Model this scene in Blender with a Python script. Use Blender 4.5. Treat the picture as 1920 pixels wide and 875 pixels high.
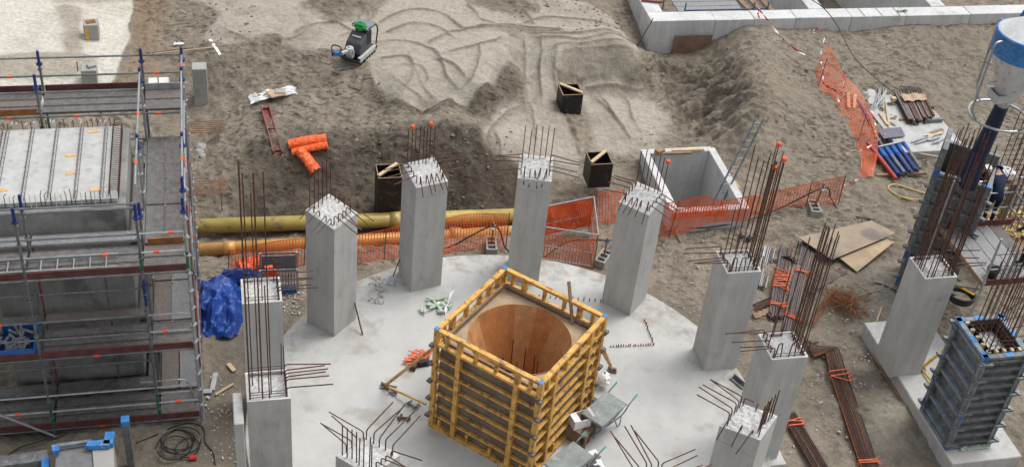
import bpy, bmesh, math, random
import numpy as np
from mathutils import Vector, Matrix
for o in list(bpy.data.objects): bpy.data.objects.remove(o)
S = bpy.context.scene; COL = S.collection
RND = random.Random(7)
# ------------------------------------------------------------------ camera
FPX = 2377.24; PITCH = math.radians(37.51); ROLL = math.radians(6.30); HC = 22.0
W0, H0 = 1920.0, 875.0
cp, sp = math.cos(PITCH), math.sin(PITCH); cr, sr = math.cos(ROLL), math.sin(ROLL)
FWD = Vector((0, cp, -sp)); UP0 = Vector((0, sp, cp)); X0 = Vector((1, 0, 0))
CXV = X0*cr + UP0*sr; CUV = -X0*sr + UP0*cr
cam = bpy.data.cameras.new('camera'); camo = bpy.data.objects.new('camera', cam); COL.objects.link(camo)
m = Matrix((( CXV.x, CUV.x, -FWD.x, 0), (CXV.y, CUV.y, -FWD.y, 0), (CXV.z, CUV.z, -FWD.z, HC), (0, 0, 0, 1)))
camo.matrix_world = m
cam.sensor_fit = 'HORIZONTAL'; cam.sensor_width = 36.0; cam.lens = 36.0*FPX/W0
cam.clip_start = 0.5; cam.clip_end = 6000
S.camera = camo
# ------------------------------------------------------------------ light
SUN_EL = math.radians(62); SUN_AZ = math.radians(36)      # azimuth measured from +X towards +Y: high, to the right of the site
wld = bpy.data.worlds.new('World'); S.world = wld; wld.use_nodes = True
nt = wld.node_tree; bg = nt.nodes['Background']
sky = nt.nodes.new('ShaderNodeTexSky'); sky.sky_type = 'NISHITA'; sky.sun_disc = False
sky.sun_elevation = SUN_EL; sky.sun_rotation = math.pi/2 - SUN_AZ
sky.air_density = 1.0; sky.dust_density = 4.0; sky.ozone_density = 1.0
hs = nt.nodes.new('ShaderNodeHueSaturation'); hs.inputs['Saturation'].default_value = 0.20
nt.links.new(sky.outputs[0], hs.inputs['Color']); nt.links.new(hs.outputs[0], bg.inputs['Color'])
bg.inputs['Strength'].default_value = 0.15
sl = bpy.data.lights.new('sun', 'SUN'); sl.energy = 0.85; sl.angle = math.radians(26); sl.color = (1, 0.955, 0.89)
so = bpy.data.objects.new('sun', sl); COL.objects.link(so)
d = Vector((math.cos(SUN_EL)*math.cos(SUN_AZ), math.cos(SUN_EL)*math.sin(SUN_AZ), math.sin(SUN_EL)))
so.rotation_euler = d.to_track_quat('Z', 'Y').to_euler()
S.view_settings.view_transform = 'Standard'; S.view_settings.look = 'None'
S.view_settings.gamma = 1.0; S.view_settings.exposure = 0.62; S.view_settings.use_curve_mapping = False
S.render.resolution_x = 1024; S.render.resolution_y = 466

# ------------------------------------------------------------------ helpers
def ray(px, py):
    return CXV*(px-W0/2) - CUV*(py-H0/2) + FWD*FPX
def at(px, py, z=0.0):
    """point of the real site seen at a photo pixel, at height z"""
    r = ray(px, py); t = (z-HC)/r.z
    return Vector((r.x*t, r.y*t, z))
A0 = math.radians(15.63)                                   # direction of the site grid
CU, SU = math.cos(A0), math.sin(A0)
def uv(u, v, z=0.0): return Vector((u*CU - v*SU, u*SU + v*CU, z))
def to_uv(p): return (p[0]*CU + p[1]*SU, -p[0]*SU + p[1]*CU)

def tag(o, label=None, cat=None, group=None, kind=None):
    if label: o['label'] = label
    if cat: o['category'] = cat
    if group: o['group'] = group
    if kind: o['kind'] = kind
    return o
def thing(name, label, cat, loc=(0, 0, 0), rz=0.0, group=None):
    o = bpy.data.objects.new(name, None); COL.objects.link(o); o.empty_display_size = 0.2
    o.location = loc; o.rotation_euler = (0, 0, rz)
    return tag(o, label, cat, group)
def root_matrix(o):
    return Matrix.Translation(o.location) @ Matrix.Rotation(o.rotation_euler[2], 4, 'Z')

def frame_of(dirv):
    dirv = dirv.normalized()
    h = Vector((0, 0, 1)) if abs(dirv.z) < 0.95 else Vector((1, 0, 0))
    a = dirv.cross(h).normalized(); b = dirv.cross(a).normalized()
    return a, b
class MB:
    def __init__(s): s.v = []; s.f = []; s.m = []; s.cur = 0
    def add(s, vs, fs):
        b = len(s.v); s.v += [tuple(x) for x in vs]
        for f in fs: s.f.append(tuple(b+i for i in f)); s.m.append(s.cur)
        return s
    def box(s, c, d, rz=0.0, R=None):
        M = R if R is not None else Matrix.Rotation(rz, 3, 'Z')
        c = Vector(c); hx, hy, hz = d[0]/2, d[1]/2, d[2]/2
        vs = [c + M @ Vector((x*hx, y*hy, z*hz)) for z in (-1, 1) for y in (-1, 1) for x in (-1, 1)]
        return s.add(vs, [(0, 2, 3, 1), (4, 5, 7, 6), (0, 1, 5, 4), (2, 6, 7, 3), (0, 4, 6, 2), (1, 3, 7, 5)])
    def bar(s, p, q, w, h, up=(0, 0, 1)):
        p, q = Vector(p), Vector(q); dx = (q-p); L = dx.length; dx.normalize(); up = Vector(up)
        if abs(dx.dot(up)) > 0.98: up = Vector((1, 0, 0))
        dy = up.cross(dx).normalized(); dz = dx.cross(dy)
        R = Matrix((dx, dy, dz)).transposed()
        return s.box((p+q)/2, (L, w, h), R=R)
    def tube(s, pts, r, n=6, cap=True, r2=None):
        P = [Vector(p) for p in pts]; N = len(P); vs = []; fs = []
        a = None
        for i in range(N):
            t = (P[min(i+1, N-1)] - P[max(i-1, 0)])
            if t.length < 1e-9: t = Vector((0, 0, 1))
            t.normalize()
            if a is None: a, b = frame_of(t)
            else:
                a = (a - t*a.dot(t))
                if a.length < 1e-6: a, b = frame_of(t)
                a.normalize(); b = t.cross(a).normalized()
            rr = r if r2 is None else r + (r2-r)*i/(N-1)
            for k in range(n):
                g = 2*math.pi*k/n
                vs.append(P[i] + a*(rr*math.cos(g)) + b*(rr*math.sin(g)))
        for i in range(N-1):
            for k in range(n):
                k2 = (k+1) % n
                fs.append((i*n+k, i*n+k2, (i+1)*n+k2, (i+1)*n+k))
        if cap:
            fs.append(tuple(range(n))[::-1]); fs.append(tuple((N-1)*n+k for k in range(n)))
        return s.add(vs, fs)
    def lathe(s, prof, n=24, c=(0, 0, 0), R=None):
        c = Vector(c); vs = []; fs = []
        M = R if R is not None else Matrix.Identity(3)
        for r, z in prof:
            for k in range(n):
                g = 2*math.pi*k/n; vs.append(c + M @ Vector((r*math.cos(g), r*math.sin(g), z)))
        for i in range(len(prof)-1):
            for k in range(n):
                k2 = (k+1) % n; fs.append((i*n+k, i*n+k2, (i+1)*n+k2, (i+1)*n+k))
        return s.add(vs, fs)
    def prism(s, poly, z0, z1):
        n = len(poly)
        vs = [(p[0], p[1], z0) for p in poly] + [(p[0], p[1], z1) for p in poly]
        fs = [tuple(range(n))[::-1], tuple(range(n, 2*n))] + [(i, (i+1) % n, n+(i+1) % n, n+i) for i in range(n)]
        return s.add(vs, fs)
    def build(s, name, mats, parent=None, world=False, bevel=0.0, smooth=False):
        me = bpy.data.meshes.new(name)
        me.from_pydata(s.v, [], s.f)
        if not isinstance(mats, (list, tuple)): mats = [mats]
        for x in mats: me.materials.append(x)
        if len(mats) > 1: me.polygons.foreach_set('material_index', s.m)
        bm = bmesh.new(); bm.from_mesh(me)
        bmesh.ops.recalc_face_normals(bm, faces=bm.faces)
        if bevel > 0:
            es = [e for e in bm.edges if len(e.link_faces) == 2 and e.calc_face_angle(0) > 0.5]
            bmesh.ops.bevel(bm, geom=es, offset=bevel, segments=1, affect='EDGES', clamp_overlap=True)
        bm.to_mesh(me); bm.free()
        if smooth: me.polygons.foreach_set('use_smooth', [True]*len(me.polygons))
        if world and parent is not None:
            top = parent
            while top.parent: top = top.parent
            me.transform(root_matrix(top).inverted())
        o = bpy.data.objects.new(name, me); COL.objects.link(o)
        if parent is not None: o.parent = parent
        me.update()
        return o

def bend(pts, r=0.06, n=4):
    """round the corners of a bar polyline"""
    P = [Vector(p) for p in pts]; out = [P[0]]
    for i in range(1, len(P)-1):
        a = (P[i-1]-P[i]); b = (P[i+1]-P[i]); q = min(r, a.length*0.45, b.length*0.45)
        A = P[i] + a.normalized()*q; B = P[i] + b.normalized()*q
        for k in range(n+1):
            t = k/n; out.append(A*(1-t)**2 + P[i]*2*t*(1-t) + B*t*t)
    out.append(P[-1]); return out
def curve(pts, n=8):
    """smooth polyline through points (Catmull-Rom)"""
    P = [Vector(p) for p in pts]; P = [P[0]*2-P[1]] + P + [P[-1]*2-P[-2]]; out = []
    for i in range(1, len(P)-2):
        for k in range(n):
            t = k/n; a, b, c, e = P[i-1], P[i], P[i+1], P[i+2]
            out.append(0.5*((2*b) + (c-a)*t + (2*a-5*b+4*c-e)*t*t + (3*b-a-3*c+e)*t**3))
    out.append(P[-2]); return out

# ------------------------------------------------------------------ materials
def lin(c):
    return tuple(((x/255)/12.92 if x/255 <= 0.04045 else (((x/255)+0.055)/1.055)**2.4) for x in c)
def mat(name, col, rough=0.7, metal=0.0, var=0.25, scale=6.0, bump=0.15, spots=None, spot_amt=0.0, spot_scale=25.0, dist=0.01, spec=0.4):
    """col is a real base colour (linear). Mottled with two scales of noise and optional spots of another colour."""
    m = bpy.data.materials.new(name); m.use_nodes = True; t = m.node_tree; N = t.nodes; L = t.links
    b = N['Principled BSDF']; b.inputs['Roughness'].default_value = rough; b.inputs['Metallic'].default_value = metal
    b.inputs['Specular IOR Level'].default_value = spec
    tc = N.new('ShaderNodeTexCoord')
    oi = N.new('ShaderNodeObjectInfo')
    ad = N.new('ShaderNodeVectorMath'); ad.operation = 'ADD'
    mu = N.new('ShaderNodeMath'); mu.operation = 'MULTIPLY'; mu.inputs[1].default_value = 37.0
    L.new(oi.outputs['Random'], mu.inputs[0]); L.new(tc.outputs['Object'], ad.inputs[0]); L.new(mu.outputs[0], ad.inputs[1])
    n1 = N.new('ShaderNodeTexNoise'); n1.inputs['Scale'].default_value = scale; n1.inputs['Detail'].default_value = 6; n1.inputs['Roughness'].default_value = 0.65
    L.new(ad.outputs[0], n1.inputs['Vector'])
    r = N.new('ShaderNodeValToRGB')
    r.color_ramp.elements[0].position = 0.3; r.color_ramp.elements[1].position = 0.72
    r.color_ramp.elements[0].color = tuple(max(0, c*(1-var)) for c in col)+(1,)
    r.color_ramp.elements[1].color = tuple(min(1, c*(1+var)) for c in col)+(1,)
    L.new(n1.outputs['Fac'], r.inputs['Fac']); out = r.outputs['Color']
    if spots:
        n2 = N.new('ShaderNodeTexNoise'); n2.inputs['Scale'].default_value = spot_scale; n2.inputs['Detail'].default_value = 4
        L.new(ad.outputs[0], n2.inputs['Vector'])
        r2 = N.new('ShaderNodeValToRGB'); r2.color_ramp.elements[0].position = 0.62-spot_amt*0.3; r2.color_ramp.elements[1].position = 0.72-spot_amt*0.3
        L.new(n2.outputs['Fac'], r2.inputs['Fac'])
        mx = N.new('ShaderNodeMix'); mx.data_type = 'RGBA'
        L.new(r2.outputs['Color'], mx.inputs[0]); L.new(out, mx.inputs[6]); mx.inputs[7].default_value = tuple(spots)+(1,)
        out = mx.outputs[2]
    L.new(out, b.inputs['Base Color'])
    if bump > 0:
        n3 = N.new('ShaderNodeTexNoise'); n3.inputs['Scale'].default_value = scale*6; n3.inputs['Detail'].default_value = 5
        L.new(ad.outputs[0], n3.inputs['Vector'])
        bp = N.new('ShaderNodeBump'); bp.inputs['Strength'].default_value = bump; bp.inputs['Distance'].default_value = dist
        L.new(n3.outputs['Fac'], bp.inputs['Height']); L.new(bp.outputs[0], b.inputs['Normal'])
    return m
M = {}
M['concrete'] = mat('column_concrete', (0.42, 0.415, 0.40), 0.82, 0, 0.11, 1.1, 0.25, spots=(0.36, 0.36, 0.35), spot_amt=0.08, spot_scale=1.6)
M['rough_top'] = mat('rough_concrete', (0.50, 0.50, 0.49), 0.95, 0, 0.32, 14, 0.9, dist=0.02)
M['slab'] = mat('slab_concrete', (0.425, 0.425, 0.41), 0.6, 0, 0.16, 0.7, 0.2, spots=(0.335, 0.32, 0.29), spot_amt=0.12, spot_scale=1.3)
M['wall_c'] = mat('wall_concrete', (0.50, 0.505, 0.50), 0.8, 0, 0.14, 0.9, 0.2, spots=(0.40, 0.40, 0.39), spot_amt=0.1, spot_scale=2.0)
M['white_c'] = mat('pale_concrete', (0.56, 0.56, 0.54), 0.85, 0, 0.15, 2, 0.3)
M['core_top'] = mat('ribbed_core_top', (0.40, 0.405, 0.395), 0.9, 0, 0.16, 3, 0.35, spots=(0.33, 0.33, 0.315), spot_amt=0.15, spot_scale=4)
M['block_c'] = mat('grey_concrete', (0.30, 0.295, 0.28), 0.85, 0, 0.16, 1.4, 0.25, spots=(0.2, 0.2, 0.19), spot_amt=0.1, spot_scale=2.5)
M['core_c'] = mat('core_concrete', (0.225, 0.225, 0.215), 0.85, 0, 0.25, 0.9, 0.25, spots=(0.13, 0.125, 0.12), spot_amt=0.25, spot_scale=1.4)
M['dark_block'] = mat('dark_block_concrete', (0.16, 0.16, 0.165), 0.9, 0, 0.2, 8, 0.4)
M['rust'] = mat('rusty_rebar', (0.105, 0.052, 0.036), 0.75, 0.2, 0.5, 9, 0.3, spots=(0.05, 0.04, 0.04), spot_amt=0.15, spot_scale=12)
M['rust_o'] = mat('orange_rust', (0.21, 0.085, 0.035), 0.85, 0.1, 0.5, 12, 0.3)
M['bar_grey'] = mat('grey_bar', (0.13, 0.115, 0.11), 0.55, 0.5, 0.4, 10, 0.2)
M['galv'] = mat('galvanised_steel', (0.36, 0.375, 0.385), 0.45, 0.6, 0.25, 5, 0.1)
M['galv_d'] = mat('dull_tube', (0.17, 0.18, 0.185), 0.5, 0.5, 0.35, 5, 0.15)
M['deck'] = mat('scaffold_deck', (0.195, 0.18, 0.172), 0.62, 0.25, 0.42, 7, 0.5, spots=(0.10, 0.10, 0.10), spot_amt=0.45, spot_scale=60)
M['deck_l'] = mat('bright_deck', (0.29, 0.295, 0.30), 0.5, 0.4, 0.25, 18, 0.5, spots=(0.16, 0.16, 0.16), spot_amt=0.35, spot_scale=60)
M['deck_b'] = mat('brown_deck', (0.19, 0.16, 0.145), 0.7, 0.2, 0.3, 18, 0.5, spots=(0.09, 0.085, 0.08), spot_amt=0.4, spot_scale=60)
M['toe'] = mat('oxblood_board', (0.095, 0.032, 0.028), 0.7, 0, 0.4, 4, 0.2)
M['toe_o'] = mat('rusty_board', (0.24, 0.10, 0.035), 0.75, 0, 0.4, 4, 0.2)
M['blue'] = mat('blue_paint', (0.018, 0.11, 0.36), 0.5, 0, 0.25, 6, 0.1)
M['blue_d'] = mat('dark_blue_paint', (0.012, 0.035, 0.16), 0.5, 0.1, 0.3, 6, 0.1)
M['blue_l'] = mat('sky_blue_paint', (0.035, 0.19, 0.48), 0.5, 0, 0.35, 9, 0.1, spots=(0.22, 0.25, 0.27), spot_amt=0.15, spot_scale=14)
M['green_d'] = mat('green_paint', (0.02, 0.11, 0.07), 0.5, 0, 0.3, 6, 0.1)
M['orange'] = mat('safety_orange', (0.72, 0.09, 0.02), 0.55, 0, 0.2, 8, 0.1)
M['net'] = mat('orange_netting', (0.76, 0.125, 0.03), 0.5, 0, 0.25, 5, 0.0)
M['strap'] = mat('orange_strap', (0.74, 0.15, 0.06), 0.5, 0, 0.25, 5, 0.0)
M['ochre'] = mat('ochre_steel', (0.585, 0.325, 0.078), 0.55, 0.1, 0.35, 4, 0.2, spots=(0.25, 0.14, 0.06), spot_amt=0.3, spot_scale=7)
M['plyface'] = mat('weathered_ply', (0.15, 0.118, 0.088), 0.8, 0, 0.35, 3, 0.2)
M['ply'] = mat('plywood', (0.36, 0.27, 0.175), 0.75, 0, 0.2, 2.5, 0.15, spots=(0.24, 0.19, 0.14), spot_amt=0.1, spot_scale=1.5)
M['ply_dirty'] = mat('dirty_plywood', (0.30, 0.24, 0.175), 0.8, 0, 0.25, 1.6, 0.15, spots=(0.155, 0.13, 0.12), spot_amt=0.38, spot_scale=0.8)
M['phen1'] = mat('film_ply_brown', (0.36, 0.148, 0.05), 0.45, 0, 0.25, 3, 0.08, spots=(0.5, 0.44, 0.36), spot_amt=-0.03, spot_scale=26)
M['phen2'] = mat('film_ply_tan', (0.42, 0.21, 0.09), 0.45, 0, 0.25, 3, 0.08, spots=(0.5, 0.44, 0.36), spot_amt=-0.03, spot_scale=26)
M['timber'] = mat('timber', (0.47, 0.36, 0.22), 0.75, 0, 0.2, 4, 0.15)
M['timber_d'] = mat('aged_timber', (0.235, 0.155, 0.095), 0.8, 0, 0.3, 4, 0.2)
M['black'] = mat('black_film_ply', (0.014, 0.0125, 0.013), 0.55, 0, 0.4, 3, 0.1, spots=(0.05, 0.046, 0.044), spot_amt=0.15, spot_scale=5)
M['board_br'] = mat('brown_film_board', (0.20, 0.125, 0.09), 0.6, 0, 0.25, 2, 0.1)
M['rubber'] = mat('black_rubber', (0.02, 0.02, 0.021), 0.55, 0, 0.3, 9, 0.05)
M['tarp'] = mat('blue_tarpaulin', (0.010, 0.05, 0.25), 0.42, 0, 0.3, 3, 0.1)
M['gold'] = mat('gold_pipe', (0.39, 0.30, 0.085), 0.4, 0.1, 0.25, 2, 0.08, spots=(0.20, 0.165, 0.11), spot_amt=0.1, spot_scale=3)
M['gold_o'] = mat('tan_pipe', (0.50, 0.265, 0.075), 0.4, 0.1, 0.25, 2, 0.08, spots=(0.24, 0.18, 0.12), spot_amt=0.1, spot_scale=3)
M['white'] = mat('white_plastic', (0.78, 0.78, 0.78), 0.6, 0, 0.1, 6, 0.05)
M['card'] = mat('pale_cardboard', (0.74, 0.72, 0.72), 0.8, 0, 0.1, 6, 0.05)
M['form_b'] = mat('worn_blue_steel', (0.19, 0.235, 0.28), 0.55, 0.25, 0.45, 4, 0.2, spots=(0.25, 0.27, 0.29), spot_amt=0.25, spot_scale=7)
M['form_g'] = mat('worn_grey_steel', (0.15, 0.16, 0.165), 0.55, 0.3, 0.45, 4, 0.2, spots=(0.22, 0.23, 0.23), spot_amt=0.2, spot_scale=7)
M['navy'] = mat('navy_cloth', (0.012, 0.016, 0.045), 0.9, 0, 0.3, 8, 0.1)
M['hose'] = mat('navy_hose', (0.009, 0.014, 0.055), 0.5, 0, 0.35, 4, 0.2)
M['skin'] = mat('skin', (0.42, 0.25, 0.18), 0.6, 0, 0.1, 8, 0.0)
M['green'] = mat('green_jacket', (0.02, 0.24, 0.045), 0.8, 0, 0.25, 8, 0.1)
M['red'] = mat('red_paint', (0.42, 0.028, 0.02), 0.5, 0, 0.2, 6, 0.1)
M['red_beam'] = mat('red_oxide_steel', (0.19, 0.062, 0.045), 0.6, 0.1, 0.3, 5, 0.2)
M['mint'] = mat('mint_foam', (0.40, 0.49, 0.39), 0.8, 0, 0.12, 8, 0.1)
M['teal'] = mat('teal_grip', (0.02, 0.33, 0.25), 0.5, 0, 0.15, 8, 0.0)
M['mach'] = mat('charcoal_machine', (0.055, 0.06, 0.07), 0.45, 0.1, 0.3, 6, 0.1)
M['mach_l'] = mat('light_machine_grey', (0.44, 0.44, 0.43), 0.5, 0.1, 0.2, 6, 0.1)
M['roofg'] = mat('canopy_grey', (0.17, 0.20, 0.23), 0.5, 0.1, 0.2, 6, 0.1)
M['bucket_w'] = mat('bucket_white', (0.56, 0.57, 0.58), 0.5, 0.1, 0.15, 4, 0.1, spots=(0.30, 0.11, 0.04), spot_amt=0.02, spot_scale=7)
M['yellow'] = mat('yellow_paint', (0.62, 0.37, 0.04), 0.55, 0, 0.25, 6, 0.1)
M['straw'] = mat('pale_yellow_packing', (0.62, 0.50, 0.16), 0.8, 0, 0.25, 6, 0.1)
M['cable_y'] = mat('yellow_hose', (0.50, 0.37, 0.12), 0.6, 0, 0.2, 6, 0.0)
M['rubble'] = mat('mortar_crumbs', (0.40, 0.38, 0.34), 0.9, 0, 0.3, 9, 0.2)
M['purple'] = mat('dull_violet_board', (0.12, 0.115, 0.15), 0.6, 0, 0.2, 4, 0.1)
M['zinc'] = mat('dull_zinc_sheet', (0.205, 0.23, 0.22), 0.5, 0.25, 0.3, 3, 0.1, spots=(0.32, 0.34, 0.33), spot_amt=0.12, spot_scale=5)
M['clod'] = mat('soil_clod', (0.185, 0.155, 0.118), 0.95, 0, 0.3, 9, 0.3)
def add_grid(m, n=13.0, k=0.62):
    t = m.node_tree; N = t.nodes; L = t.links; b = N['Principled BSDF']; lk = b.inputs['Base Color'].links[0]; src = lk.from_socket
    tc = N.new('ShaderNodeTexCoord'); ck = N.new('ShaderNodeTexBrick'); ck.inputs['Scale'].default_value = n; ck.inputs['Mortar Size'].default_value = .028
    ck.inputs['Color1'].default_value = (k, k, k, 1); ck.inputs['Color2'].default_value = (k*1.1, k*1.1, k*1.1, 1); ck.inputs['Mortar'].default_value = (1.35, 1.35, 1.35, 1)
    mp = N.new('ShaderNodeMapping'); mp.inputs['Location'].default_value = (.013, .017, .4)
    L.new(tc.outputs['Object'], mp.inputs['Vector']); L.new(mp.outputs[0], ck.inputs['Vector'])
    mx = N.new('ShaderNodeVectorMath'); mx.operation = 'MULTIPLY'; L.new(src, mx.inputs[0]); L.new(ck.outputs['Color'], mx.inputs[1]); L.new(mx.outputs[0], b.inputs['Base Color'])
for k_ in ('deck', 'deck_l'): add_grid(M[k_])
def rim_mud(m):
    # soil walked and washed on to the slab's rim, boot scuffs further in
    t = m.node_tree; N = t.nodes; L = t.links; b = N['Principled BSDF']; src = b.inputs['Base Color'].links[0].from_socket
    tc = N.new('ShaderNodeTexCoord'); sp_ = N.new('ShaderNodeVectorMath'); sp_.operation = 'SUBTRACT'; sp_.inputs[1].default_value = (.452, 21.445, 0)
    L.new(tc.outputs['Object'], sp_.inputs[0]); ln = N.new('ShaderNodeVectorMath'); ln.operation = 'LENGTH'; L.new(sp_.outputs[0], ln.inputs[0])
    mr = N.new('ShaderNodeMapRange'); mr.inputs['From Min'].default_value = 4.6; mr.inputs['From Max'].default_value = 6.3; mr.inputs['To Min'].default_value = 0; mr.inputs['To Max'].default_value = .24
    L.new(ln.outputs['Value'], mr.inputs['Value'])
    n = N.new('ShaderNodeTexNoise'); n.inputs['Scale'].default_value = 2.6; n.inputs['Detail'].default_value = 7; n.inputs['Roughness'].default_value = .7; L.new(tc.outputs['Object'], n.inputs['Vector'])
    ad = N.new('ShaderNodeMath'); ad.operation = 'ADD'; L.new(n.outputs['Fac'], ad.inputs[0]); L.new(mr.outputs[0], ad.inputs[1])
    rp = N.new('ShaderNodeValToRGB'); rp.color_ramp.elements[0].position = .62; rp.color_ramp.elements[1].position = .95; L.new(ad.outputs[0], rp.inputs['Fac'])
    mx = N.new('ShaderNodeMix'); mx.data_type = 'RGBA'; L.new(rp.outputs['Color'], mx.inputs[0]); L.new(src, mx.inputs[6]); mx.inputs[7].default_value = (.20, .17, .13, 1); L.new(mx.outputs[2], b.inputs['Base Color'])
rim_mud(M['slab'])
def streaks(m):
    # faint vertical runs of cement water and small air voids on cast faces
    t = m.node_tree; N = t.nodes; L = t.links; b = N['Principled BSDF']; src = b.inputs['Base Color'].links[0].from_socket
    tc = N.new('ShaderNodeTexCoord'); mp = N.new('ShaderNodeMapping'); mp.inputs['Scale'].default_value = (5.0, 5.0, .55); L.new(tc.outputs['Object'], mp.inputs['Vector'])
    n = N.new('ShaderNodeTexNoise'); n.inputs['Scale'].default_value = 1.6; n.inputs['Detail'].default_value = 6; n.inputs['Roughness'].default_value = .65; L.new(mp.outputs[0], n.inputs['Vector'])
    mr = N.new('ShaderNodeMapRange'); mr.inputs['From Min'].default_value = .3; mr.inputs['From Max'].default_value = .7; mr.inputs['To Min'].default_value = .86; mr.inputs['To Max'].default_value = 1.09; L.new(n.outputs['Fac'], mr.inputs['Value'])
    v = N.new('ShaderNodeTexVoronoi'); v.inputs['Scale'].default_value = 13; L.new(tc.outputs['Object'], v.inputs['Vector'])
    r = N.new('ShaderNodeValToRGB'); r.color_ramp.elements[0].position = .07; r.color_ramp.elements[1].position = .13; r.color_ramp.elements[0].color = (.62, .62, .62, 1); L.new(v.outputs['Distance'], r.inputs['Fac'])
    m1 = N.new('ShaderNodeVectorMath'); m1.operation = 'MULTIPLY'; L.new(src, m1.inputs[0]); L.new(mr.outputs[0], m1.inputs[1])
    m2 = N.new('ShaderNodeVectorMath'); m2.operation = 'MULTIPLY'; L.new(m1.outputs[0], m2.inputs[0]); L.new(r.outputs['Color'], m2.inputs[1]); L.new(m2.outputs[0], b.inputs['Base Color'])
for k_ in ('concrete', 'wall_c', 'core_c'): streaks(M[k_])
def tape_mat():
    m = mat('barrier_tape', (0.75, 0.75, 0.75), 0.5, 0, 0.03, 5, 0.0)
    t = m.node_tree; N = t.nodes; L = t.links
    w = N.new('ShaderNodeTexWave'); w.inputs['Scale'].default_value = 0.9; w.bands_direction = 'DIAGONAL'
    tc = N.new('ShaderNodeTexCoord'); L.new(tc.outputs['Object'], w.inputs['Vector'])
    r = N.new('ShaderNodeValToRGB'); r.color_ramp.interpolation = 'CONSTANT'
    r.color_ramp.elements[0].color = (0.75, 0.74, 0.73, 1); r.color_ramp.elements[1].color = (0.55, 0.02, 0.02, 1); r.color_ramp.elements[1].position = 0.5
    L.new(w.outputs['Fac'], r.inputs['Fac']); L.new(r.outputs['Color'], N['Principled BSDF'].inputs['Base Color'])
    return m
M['tape'] = tape_mat()
# ------------------------------------------------------------------ terrain
CTRL = [(0,875,-.45),(300,840,-.45),(420,760,-.45),(410,640,-.45),(400,560,-.5),(400,480,-.7),(0,700,-.45),(200,600,-.45),(200,420,-.4),(0,400,-.3),
(380,440,-.9),(480,450,-.9),(570,450,-.9),(700,440,-.9),(850,430,-.9),(950,425,-.85),(1010,430,-.8),(1080,440,-.6),
(480,500,-.6),(560,520,-.5),(720,487,-.5),(850,470,-.5),(950,465,-.5),(1060,490,-.45),(1130,500,-.45),
(400,405,-.8),(500,405,-.8),(600,398,-.85),(700,403,-.9),(780,402,-.9),(850,398,-.88),(930,388,-.85),(950,375,-.75),(1040,350,-.5),
(450,275,.2),(520,290,.35),(620,300,.4),(690,282,.5),(760,282,.55),(850,285,.6),(900,292,.55),(950,295,.3),(1010,310,.0),(1080,310,-.1),(1050,330,-.25),
(400,330,-.3),(400,250,0),(430,200,.1),(388,188,-.1),(340,160,.1),(480,210,.4),(550,230,.55),(640,240,.6),(700,230,.65),(450,330,-.1),
(600,150,.75),(720,200,.62),(800,212,.6),(880,208,.58),(950,172,.52),(975,130,.6),
(640,110,1.05),(700,150,1.05),(760,182,1.08),(830,190,1.1),(900,170,1.1),(945,125,1.08),(960,85,1.05),
(560,95,1.1),(700,60,1.1),(850,60,1.1),(800,10,1.15),(950,20,1.15),(1050,30,1.1),(1150,60,1.0),
(1000,80,1.),(1010,120,.8),(1015,180,.5),(1030,250,.25),(1060,110,.98),(1180,112,.92),(1070,148,.36),(1180,150,.3),
(1080,200,.28),(1150,200,.25),(1220,200,.22),(1150,260,.15),(1230,260,.08),(1090,270,.15),(1160,300,-.05),
(1215,100,.0),(1270,105,-.15),(1330,112,-.05),(1260,150,.05),(1280,200,.0),(1270,250,.0),(1320,255,.05),
(1380,72,.75),(1400,110,1.0),(1420,160,1.05),(1430,200,.9),(1400,245,.75),(1440,250,.5),(1350,140,.3),(1330,200,.2),(1375,180,.55),(1380,280,.3),
(1200,340,-.3),(1220,420,-.4),(1430,330,.0),(1430,390,-.15),(1310,265,.1),
(1500,70,.7),(1700,55,.72),(1900,60,.75),(1500,150,.55),(1600,200,.3),(1800,150,.45),(1500,280,.1),(1600,330,-.05),(1700,350,-.1),(1560,420,-.3),(1450,440,-.35),(1250,470,-.42),
(1650,470,-.35),(1600,560,-.4),(1560,680,-.42),(1650,800,-.45),(1500,860,-.45),(1900,860,-.4),(1880,560,-.35),(1900,300,0),
(0,0,.55),(120,60,.55),(0,150,.5),(200,20,.5),(200,150,.45),(280,30,.45),(280,150,.4),(330,20,.75),(400,10,1.0),(450,60,1.05),(380,80,.8),(325,95,.55),(430,120,.7)]
cpts = [at(*c) for c in CTRL]
for x, y, z in ((-22, 60, .6), (0, 60, 1.2), (24, 60, .8), (-26, 10, -.45), (0, 6, -.45), (26, 10, -.45), (30, 40, .4), (-30, 40, .5), (0, -10, -.45), (40, 70, .8), (-40, 70, .8)):
    cpts.append(Vector((x, y, z)))
CP = np.array([(p.x, p.y) for p in cpts]); CZ = np.array([p.z for p in cpts])
def _phi(d2): return np.sqrt(d2 + 0.3)
_A = _phi(((CP[:, None]-CP[None])**2).sum(2)); _n = len(CP)
_S = np.zeros((_n+1, _n+1)); _S[:_n, :_n] = _A + np.eye(_n)*(-0.02); _S[_n, :_n] = 1; _S[:_n, _n] = 1
_W = np.linalg.solve(_S, np.append(CZ, 0.0))
CCX, CCY, RSLAB = 0.452, 21.445, 6.24
def base_z(x, y):
    x = np.asarray(x, float).ravel(); y = np.asarray(y, float).ravel(); out = np.empty(len(x))
    for i in range(0, len(x), 20000):
        q = np.stack([x[i:i+20000], y[i:i+20000]], 1)
        out[i:i+20000] = _phi(((q[:, None]-CP[None])**2).sum(2)) @ _W[:_n] + _W[_n]
    r = np.hypot(x, y-25)
    return np.where(r > 60, np.clip(out, -.5, 1.0), out)
def zg(x, y): return float(base_z([x], [y])[0])
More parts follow.
